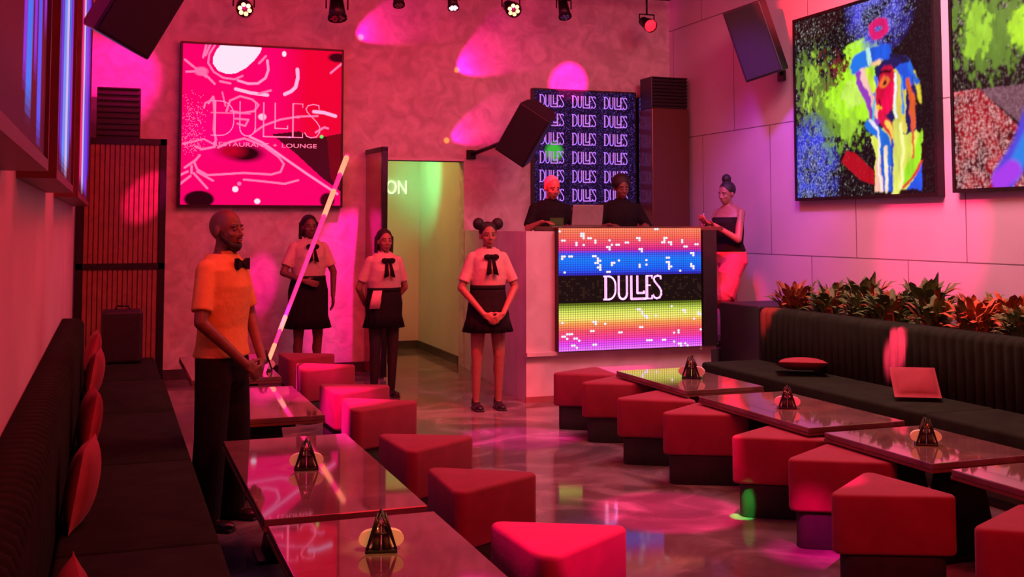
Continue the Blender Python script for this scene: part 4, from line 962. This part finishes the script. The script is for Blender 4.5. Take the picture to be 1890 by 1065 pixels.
def person(name, label, loc_, yaw, s, skin, spec):
    """s = height / 1.70"""
    t = empty(name, loc_, yaw, label, 'person'); mb = MB(); V = Vector
    sh, hip, waist = spec.get('sh', .185), spec.get('hip', .165), spec.get('waist', .135)
    if spec.get('legs', True):
        st = spec.get('stance', .09)
        legs = spec.get('leg_pts') or [((q*.085, 0, .88), (q*(st+.01)*1.0, -.01, .48), (q*st*1.1, .02, .08)) for q in (-1, 1)]
        legs = [[V(p)*s for p in l] for l in legs]
        for l in legs:
            mb.cap(l[0], l[1], .083*s, .052*s, 14); mb.cap(l[1], l[2], .050*s, .032*s, 14); cf = l[1].lerp(l[2], .3)+V((0, .018*s, 0)); mb.ell(cf, (.047*s, .050*s, .10*s))
            mb.cap(l[2]+V((0, .01, -.035*s)), l[2]+V((0, -.12*s, -.05*s)), .032*s, .022*s, 10)
    mb.loft([x for x in torso_secs(s, bust=spec.get('bust', 0), sh=sh, hip=hip, waist=waist)], 28)
    nk = V((0, .012, 1.42))*s; hc = V(spec.get('head', (0, -.012, 1.582)))*s
    Mh = (Matrix.Rotation(spec.get('hyaw', 0), 4, 'Z') @ Matrix.Rotation(spec.get('htilt', 0), 4, 'X')).to_3x3().to_4x4()
    mb.cap(nk, hc+V((0, .01, -.06*s)), .052*s, .046*s, 14)
    P = head_shape(mb, hc, Mh, s*.98)
    for q, arm in zip((-1, 1), spec['arms']):
        S_, E_, W_ = V((q*sh*.88*s, .008, 1.375*s)), V(arm[0])*s, V(arm[1])*s
        mb.cap(S_, E_, .046*s, .036*s, 12); mb.cap(E_, W_, .036*s, .024*s, 12)
        hand(mb, W_, V(arm[2]), V(arm[3]), arm[4], s*.98, -q)
        if spec.get('sleeve'):
            arm_t = spec['sleeve']; spec.setdefault('_sl', []).append((S_, S_.lerp(E_, arm_t)))
    body = mb.remesh('body', skin, t, .0062 if spec.get('fine', True) else .008, 3)
    # shirt
    if spec.get('top'):
        b = MB(); z0 = spec.get('top_z', .98)*s; secs = [x for x in torso_secs(s, bust=spec.get('bust', 0), sh=sh, hip=hip, waist=waist, d=.016)]
        zs_ = [x[2] for x in secs]
        def at(z):
            for p, q_ in zip(secs, secs[1:]):
                if p[2] <= z <= q_[2]:
                    f = (z-p[2])/(q_[2]-p[2]); return tuple(p[i]+(q_[i]-p[i])*f for i in range(5))
            return secs[0]
        zz = [z0] + [z for z in zs_ if z > z0+.01]
        S2 = [at(z) for z in zz]; S2[0] = (S2[0][0], S2[0][1], z0, S2[0][3]+spec.get('flare', 0), S2[0][4]+spec.get('flare', 0))
        if spec.get('strapless'): S2 = [x for x in S2 if x[2] < 1.33*s] + [at(1.33*s)]
        b.loft(S2, 32)
        for a_, c_ in spec.get('_sl', []): 
            b.ell(a_, (.052*s, .052*s, .052*s)); b.tube(a_, c_, .054*s, .056*s, 16)
        b.remesh('shirt', spec['top'], t, .0075, 2)
        if not spec.get('strapless'):
            cb = MB(); cz = 1.455*s
            for q in (-1, 1):
                cb.add([(q*.0, -.082*s, cz-.035*s), (q*.062*s, -.066*s, cz-.040*s), (q*.070*s, -.020*s, cz+.012*s), (q*.030*s, -.060*s, cz+.018*s), (q*.0, -.074*s, cz-.035*s), (q*.058*s, -.056*s, cz-.044*s), (q*.062*s, -.016*s, cz+.010*s), (q*.026*s, -.052*s, cz+.016*s)],
                       [(0,1,2,3), (7,6,5,4), (0,4,5,1), (1,5,6,2), (2,6,7,3), (3,7,4,0)])
            cb.build('collar', spec['top'], t)
    # ties
    if spec.get('tie') == 'bow':
        b = MB(); z = 1.40*s; y = -.112*s
        for q in (-1, 1): b.add([(0, y-.008, z-.010), (q*.060*s, y-.014, z-.032*s), (q*.060*s, y-.014, z+.032*s), (0, y-.008, z+.010), (0, y+.010, z-.010), (q*.060*s, y+.012, z-.030*s), (q*.060*s, y+.012, z+.030*s), (0, y+.010, z+.010)], [(0,1,2,3), (7,6,5,4), (0,4,5,1), (1,5,6,2), (2,6,7,3), (3,7,4,0)])
        b.ell((0, y-.006, z), (.014, .014, .014)); b.build('bow_tie', CLOTHK, t)
    if spec.get('tie') == 'ribbon':
        b = MB(); z = 1.385*s; y = -.132*s; b.ell((0, y, z), (.022, .016, .020))
        for q in (-1, 1):
            b.ell((q*.036, y, z-.004), (.034, .012, .026))
            b.add([(q*.004, y, z), (q*.026, y, z-.004), (q*.056, y-.046, z-.165), (q*.010, y-.050, z-.150), (q*.004, y+.008, z), (q*.026, y+.008, z-.004), (q*.056, y-.034, z-.165), (q*.010, y-.038, z-.150)], [(0,1,2,3), (7,6,5,4), (0,4,5,1), (1,5,6,2), (2,6,7,3), (3,7,4,0)])
        b.build('ribbon_tie', CLOTHK, t, True)
    # skirt / trousers
    if spec.get('skirt'):
        zt_, zb_, rb, mt = spec['skirt']; b = MB(); N = 96
        b.loft([(0, 0, zt_*s, (waist+.022)*s, .122*s), (0, .002, (zt_-.06)*s, (hip*.93+.018)*s, .134*s), (0, .002, .94*s if zt_ > 1.0 else (zt_-.1)*s, (hip+.022)*s, .146*s), (0, 0, (zb_+.12)*s, rb*.86*s, rb*.70*s), (0, 0, zb_*s, rb*s, rb*.82*s)][::-1], N,
               lambda k, a_: 1+[.035, .02, .008, 0, 0][k]*math.sin(a_*16))
        b.build('skirt', mt, t, True)
        b = MB(); b.loft([(0, 0, (zt_-.035)*s, (waist+.030)*s, .130*s), (0, 0, (zt_+.005)*s, (waist+.028)*s, .128*s)], 40); b.build('waistband', CLOTHK, t, True)
    if spec.get('trousers'):
        b = MB(); d_ = spec.get('tr_w', .018); zt_ = spec.get('tr_top', .97)
        b.loft([(0, 0, .76*s, hip*.80*s, .085*s), (0, .004, .86*s, (hip+.015)*s, .128*s), (0, .002, zt_*s, (hip*.96+.014)*s, .122*s)], 28)
        kn = spec.get('tr_end', .04)
        for l in legs:
            e_ = l[1].lerp(l[2], 1.0) if kn < .1 else l[1]+V((0, 0, -.02))
            b.cap(l[0], l[1], .088*s+d_*.5, .062*s+d_, 16)
            if kn < .1: b.tube(l[1], V((e_.x, e_.y, .045)), .062*s+d_, .060*s+d_, 16); b.ell(l[1], (.062*s+d_,)*3)
            else: b.tube(l[0].lerp(l[1], .5), e_, .075*s+d_, .074*s+d_, 16)
        b.remesh('trousers' if kn < .1 else 'shorts', spec['trousers'], t, .0085, 3)
    if spec.get('tights'):
        b = MB()
        for l in legs: b.cap(l[0], l[1], .087*s, .056*s, 14); b.cap(l[1], l[2]+V((0, 0, -.02)), .055*s, .037*s, 14); b.ell(l[1].lerp(l[2], .3)+V((0, .018*s, 0)), (.051*s, .054*s, .10*s))
        b.remesh('tights', spec['tights'], t, .0085, 2)
    if spec.get('shoes'):
        for l in legs:
            a_ = l[2]; b = MB(); x, y = a_.x, a_.y; zf = a_.z-.08*s
            b.ell((x, y-.11*s, zf+.028), (.044*s, .075*s, .030)); b.ell((x, y-.02*s, zf+.034), (.040*s, .085*s, .036)); b.cap((x, y+.02*s, zf+.04), (x, y+.015*s, zf+.085), .040*s, .037*s)
            b.v = [(p[0], p[1], max(p[2], zf+.004)) for p in map(tuple, b.v)]
            sh_ = b.remesh('shoe', LEATH, t, .007, 2)
            MB().box((x-.038*s, y-.175*s, zf+.001), (x+.038*s, y+.058*s, zf+.020)).build('sole', BLACKP, sh_, bevel=.008)
    # face and hair
    for q in (-1, 1):
        e_ = MB().ell(P(q*.031, -.0790, .000), (.0120*s, .0060*s, .0060*s), Mh, 10, 8).build('eye', EYE, t, True)
        MB().ell(P(q*.031, -.0845, .000), (.0055*s, .0025*s, .0052*s), Mh, 8, 6).build('iris', HAIR, e_, True)
    b = MB(); b.ell(P(0, -.0895, -.061), (.022*s, .007*s, .0048*s), Mh, 12, 6); b.ell(P(0, -.0885, -.070), (.019*s, .007*s, .0055*s), Mh, 12, 6); b.build('lips', LIP, t, True)
    b = MB()
    for q in (-1, 1): b.cap(P(q*.016, -.084, .022), P(q*.046, -.074, .024), .0035*s, .0028*s, 6)
    b.build('eyebrows', HAIR, t, True)
    hs = spec.get('hair')
    if hs:
        b = MB()
        if hs != 'shaved': b.ell(P(0, .026, .038), (.082*s, .094*s, .088*s), Mh, 20, 14)
        if hs == 'buns':
            for q in (-1, 1): b.ell(P(q*.092, .01, .105), (.054*s, .052*s, .056*s), Mh, 16, 12)
        if hs == 'topbun': b.ell(P(0, .030, .150), (.050*s, .050*s, .052*s), Mh, 16, 12); b.ell(P(0, .03, .11), (.035*s, .035*s, .03*s), Mh)
        if hs == 'bob':
            b.ell(P(0, .050, -.02), (.082*s, .070*s, .105*s), Mh, 18, 12)
            for q in (-1, 1): b.cap(P(q*.078, .022, .03), P(q*.085, .03, -.115), .026*s, .020*s, 10)
        if hs == 'afro': b.ell(P(0, .03, .045), (.100*s, .100*s, .095*s), Mh, 18, 12)
        if hs == 'shaved': b.ell(P(0, .022, .026), (.0745*s, .093*s, .092*s), Mh, 20, 14)
        hm = b.remesh('hair', spec.get('hairm', HAIR), t, .0065, 2)
    if spec.get('beard'):
        b = MB()
        b.ell(P(0, -.056, -.095), (.040*s, .036*s, .032*s), Mh)
        for q in (-1, 1): b.cap(P(q*.060, -.012, -.045), P(q*.030, -.058, -.090), .018*s, .022*s, 10); b.cap(P(q*.066, .000, -.005), P(q*.060, -.015, -.05), .011*s, .016*s, 8)
        b.cap(P(-.024, -.088, -.052), P(.024, -.088, -.052), .005*s, .005*s, 8)
        b.remesh('beard', HAIR, t, .006, 2)
    return t

# arms: (elbow, wrist, hand direction, palm normal, curl)
CLASP = [((-.235, -.03, 1.09), (-.075, -.185, .885), (.9, -.25, -.40), (.2, 1, 0), .7), ((.235, -.03, 1.09), (.080, -.190, .885), (-.9, -.30, -.38), (-.2, 1, 0), .9)]
CLASPLOW = [((-.255, -.02, 1.10), (-.085, -.190, .87), (.8, -.25, -.5), (.2, 1, 0), .7), ((.255, -.02, 1.10), (.09, -.195, .87), (-.8, -.3, -.5), (-.2, 1, 0), .9)]
BACK = [((-.250, .06, 1.10), (-.15, .17, .93), (.7, .3, -.3), (0, -1, 0), .6), ((.250, .06, 1.10), (.15, .17, .93), (-.7, .3, -.3), (0, -1, 0), .6)]
GR_ = 'service staff'
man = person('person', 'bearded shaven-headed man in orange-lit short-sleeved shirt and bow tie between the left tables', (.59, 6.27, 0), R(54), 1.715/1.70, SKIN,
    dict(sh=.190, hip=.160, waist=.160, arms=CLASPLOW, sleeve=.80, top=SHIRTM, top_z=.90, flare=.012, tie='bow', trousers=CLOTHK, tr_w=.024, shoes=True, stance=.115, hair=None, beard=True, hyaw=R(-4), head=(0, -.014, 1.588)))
w2 = person('person', 'dark-haired waitress in dark skirt standing by the back wall behind the slanting beam', (1.93, 11.45, 0), R(8), 1.02, SKIN,
    dict(sh=.170, hip=.180, waist=.150, bust=.012, arms=[((-.27, -.03, 1.12), (-.10, -.17, 1.04), (.9, -.3, -.25), (0, 1, 0), .6), ((.265, 0, 1.12), (.255, -.02, .88), (.0, -.1, -1), (-1, 0, 0), .6)], sleeve=.75, top=SHIRT, top_z=1.02, tie='ribbon', skirt=(1.08, .56, .235, CLOTHK), shoes=True, hair='bob', fine=False))
w3 = person('person', 'waitress in black skirt and tights with hands behind her back, left of the corridor', (2.47, 10.36, 0), R(6), .935, SKINM,
    dict(sh=.165, hip=.172, waist=.148, bust=.012, arms=BACK, sleeve=.75, top=SHIRT, top_z=1.02, tie='ribbon', skirt=(1.10, .70, .215, CLOTHK), tights=TIGHT, shoes=True, stance=.085, hair='bob', fine=False))
b = MB(); b.loft([(-.125, -.110, .84, .060, .012), (-.120, -.118, .93, .050, .012), (-.105, -.120, 1.01, .045, .012)], 16); b.build('serving_cloth', PINKC, w3, True)
w4 = person('person', 'young waitress with two hair buns, ribbon tie and bare legs, left of the booth', (3.17, 9.33, 0), R(-4), .975, SKINM,
    dict(sh=.158, hip=.160, waist=.135, bust=.010, arms=CLASPLOW, sleeve=.80, top=SHIRT, top_z=1.04, tie='ribbon', skirt=(1.12, .70, .232, CLOTHK), shoes=True, stance=.095, hair='buns', head=(0, -.014, 1.578)))
dj1 = person('person', 'performer with pale pink hair in black top bent over the left end of the booth', (4.13, 10.22, PL), R(4), 1.03, SKINM,
    dict(sh=.185, arms=[((-.26, -.06, 1.18), (-.20, -.24, 1.24), (.3, -1, 0), (0, 0, -1), .5), ((.26, -.06, 1.18), (.17, -.24, 1.24), (-.3, -1, 0), (0, 0, -1), .5)], sleeve=.9, top=CLOTHK, top_z=.96, trousers=CLOTHK, shoes=True, hair='shaved', hairm=PINKC, head=(0, -.05, 1.575), htilt=R(14), fine=False))
b = MB(); b.box((-.075, -.150, 1.20), (.075, -.138, 1.32)); b.build('shirt_print', GREENC, dj1)
dj2 = person('person', 'performer in black behind the middle of the booth, before the logo screen', (5.02, 10.45, PL), R(-6), 1.04, SKIN,
    dict(sh=.20, arms=[((-.27, -.06, 1.16), (-.20, -.24, 1.20), (.3, -1, 0), (0, 0, -1), .5), ((.27, -.06, 1.16), (.17, -.24, 1.20), (-.3, -1, 0), (0, 0, -1), .5)], sleeve=1.0, top=CLOTHK, top_z=.96, trousers=CLOTHK, shoes=True, hair='afro', head=(0, -.04, 1.58), htilt=R(12), fine=False))
lady = person('person', 'woman with a top bun, dark strapless top and knee-length pink shorts, holding a glass', (6.06, 10.02, PL), R(-72), 1.0, SKINM,
    dict(sh=.180, hip=.205, waist=.150, bust=.030, arms=[((-.21, -.10, 1.10), (-.05, -.29, 1.27), (.3, -.9, .25), (0, .2, 1), .9), ((.21, -.10, 1.10), (.06, -.30, 1.25), (-.3, -.9, .25), (0, .2, 1), .9)], top=CLOTHK, top_z=.98, strapless=True, trousers=SHORTS, tr_w=.060, tr_end=.5,
         leg_pts=[((-.09, 0, .88), (-.11, .03, .48), (-.11, .10, .08)), ((.09, -.02, .88), (.10, -.24, .54), (.10, -.16, .10))], shoes=True, hair='topbun', head=(0, -.03, 1.58), htilt=R(10)))
gl = empty('drinking_glass', (5.73, 9.985, 1.60), 0, 'small glass held by the woman at the booth end', 'glass')
MB().loft([(0, 0, 0, .022, .022), (0, 0, .09, .030, .030)], 20).build('tumbler', mat('drink_glass', (.9, .6, .6), .05, trans=.8, noise=(10, (.95, .7, .7), 1, 0)), gl, True)
MB().tube((0, 0, .04), (.015, 0, .15), .003).build('straw', NAPK, gl)
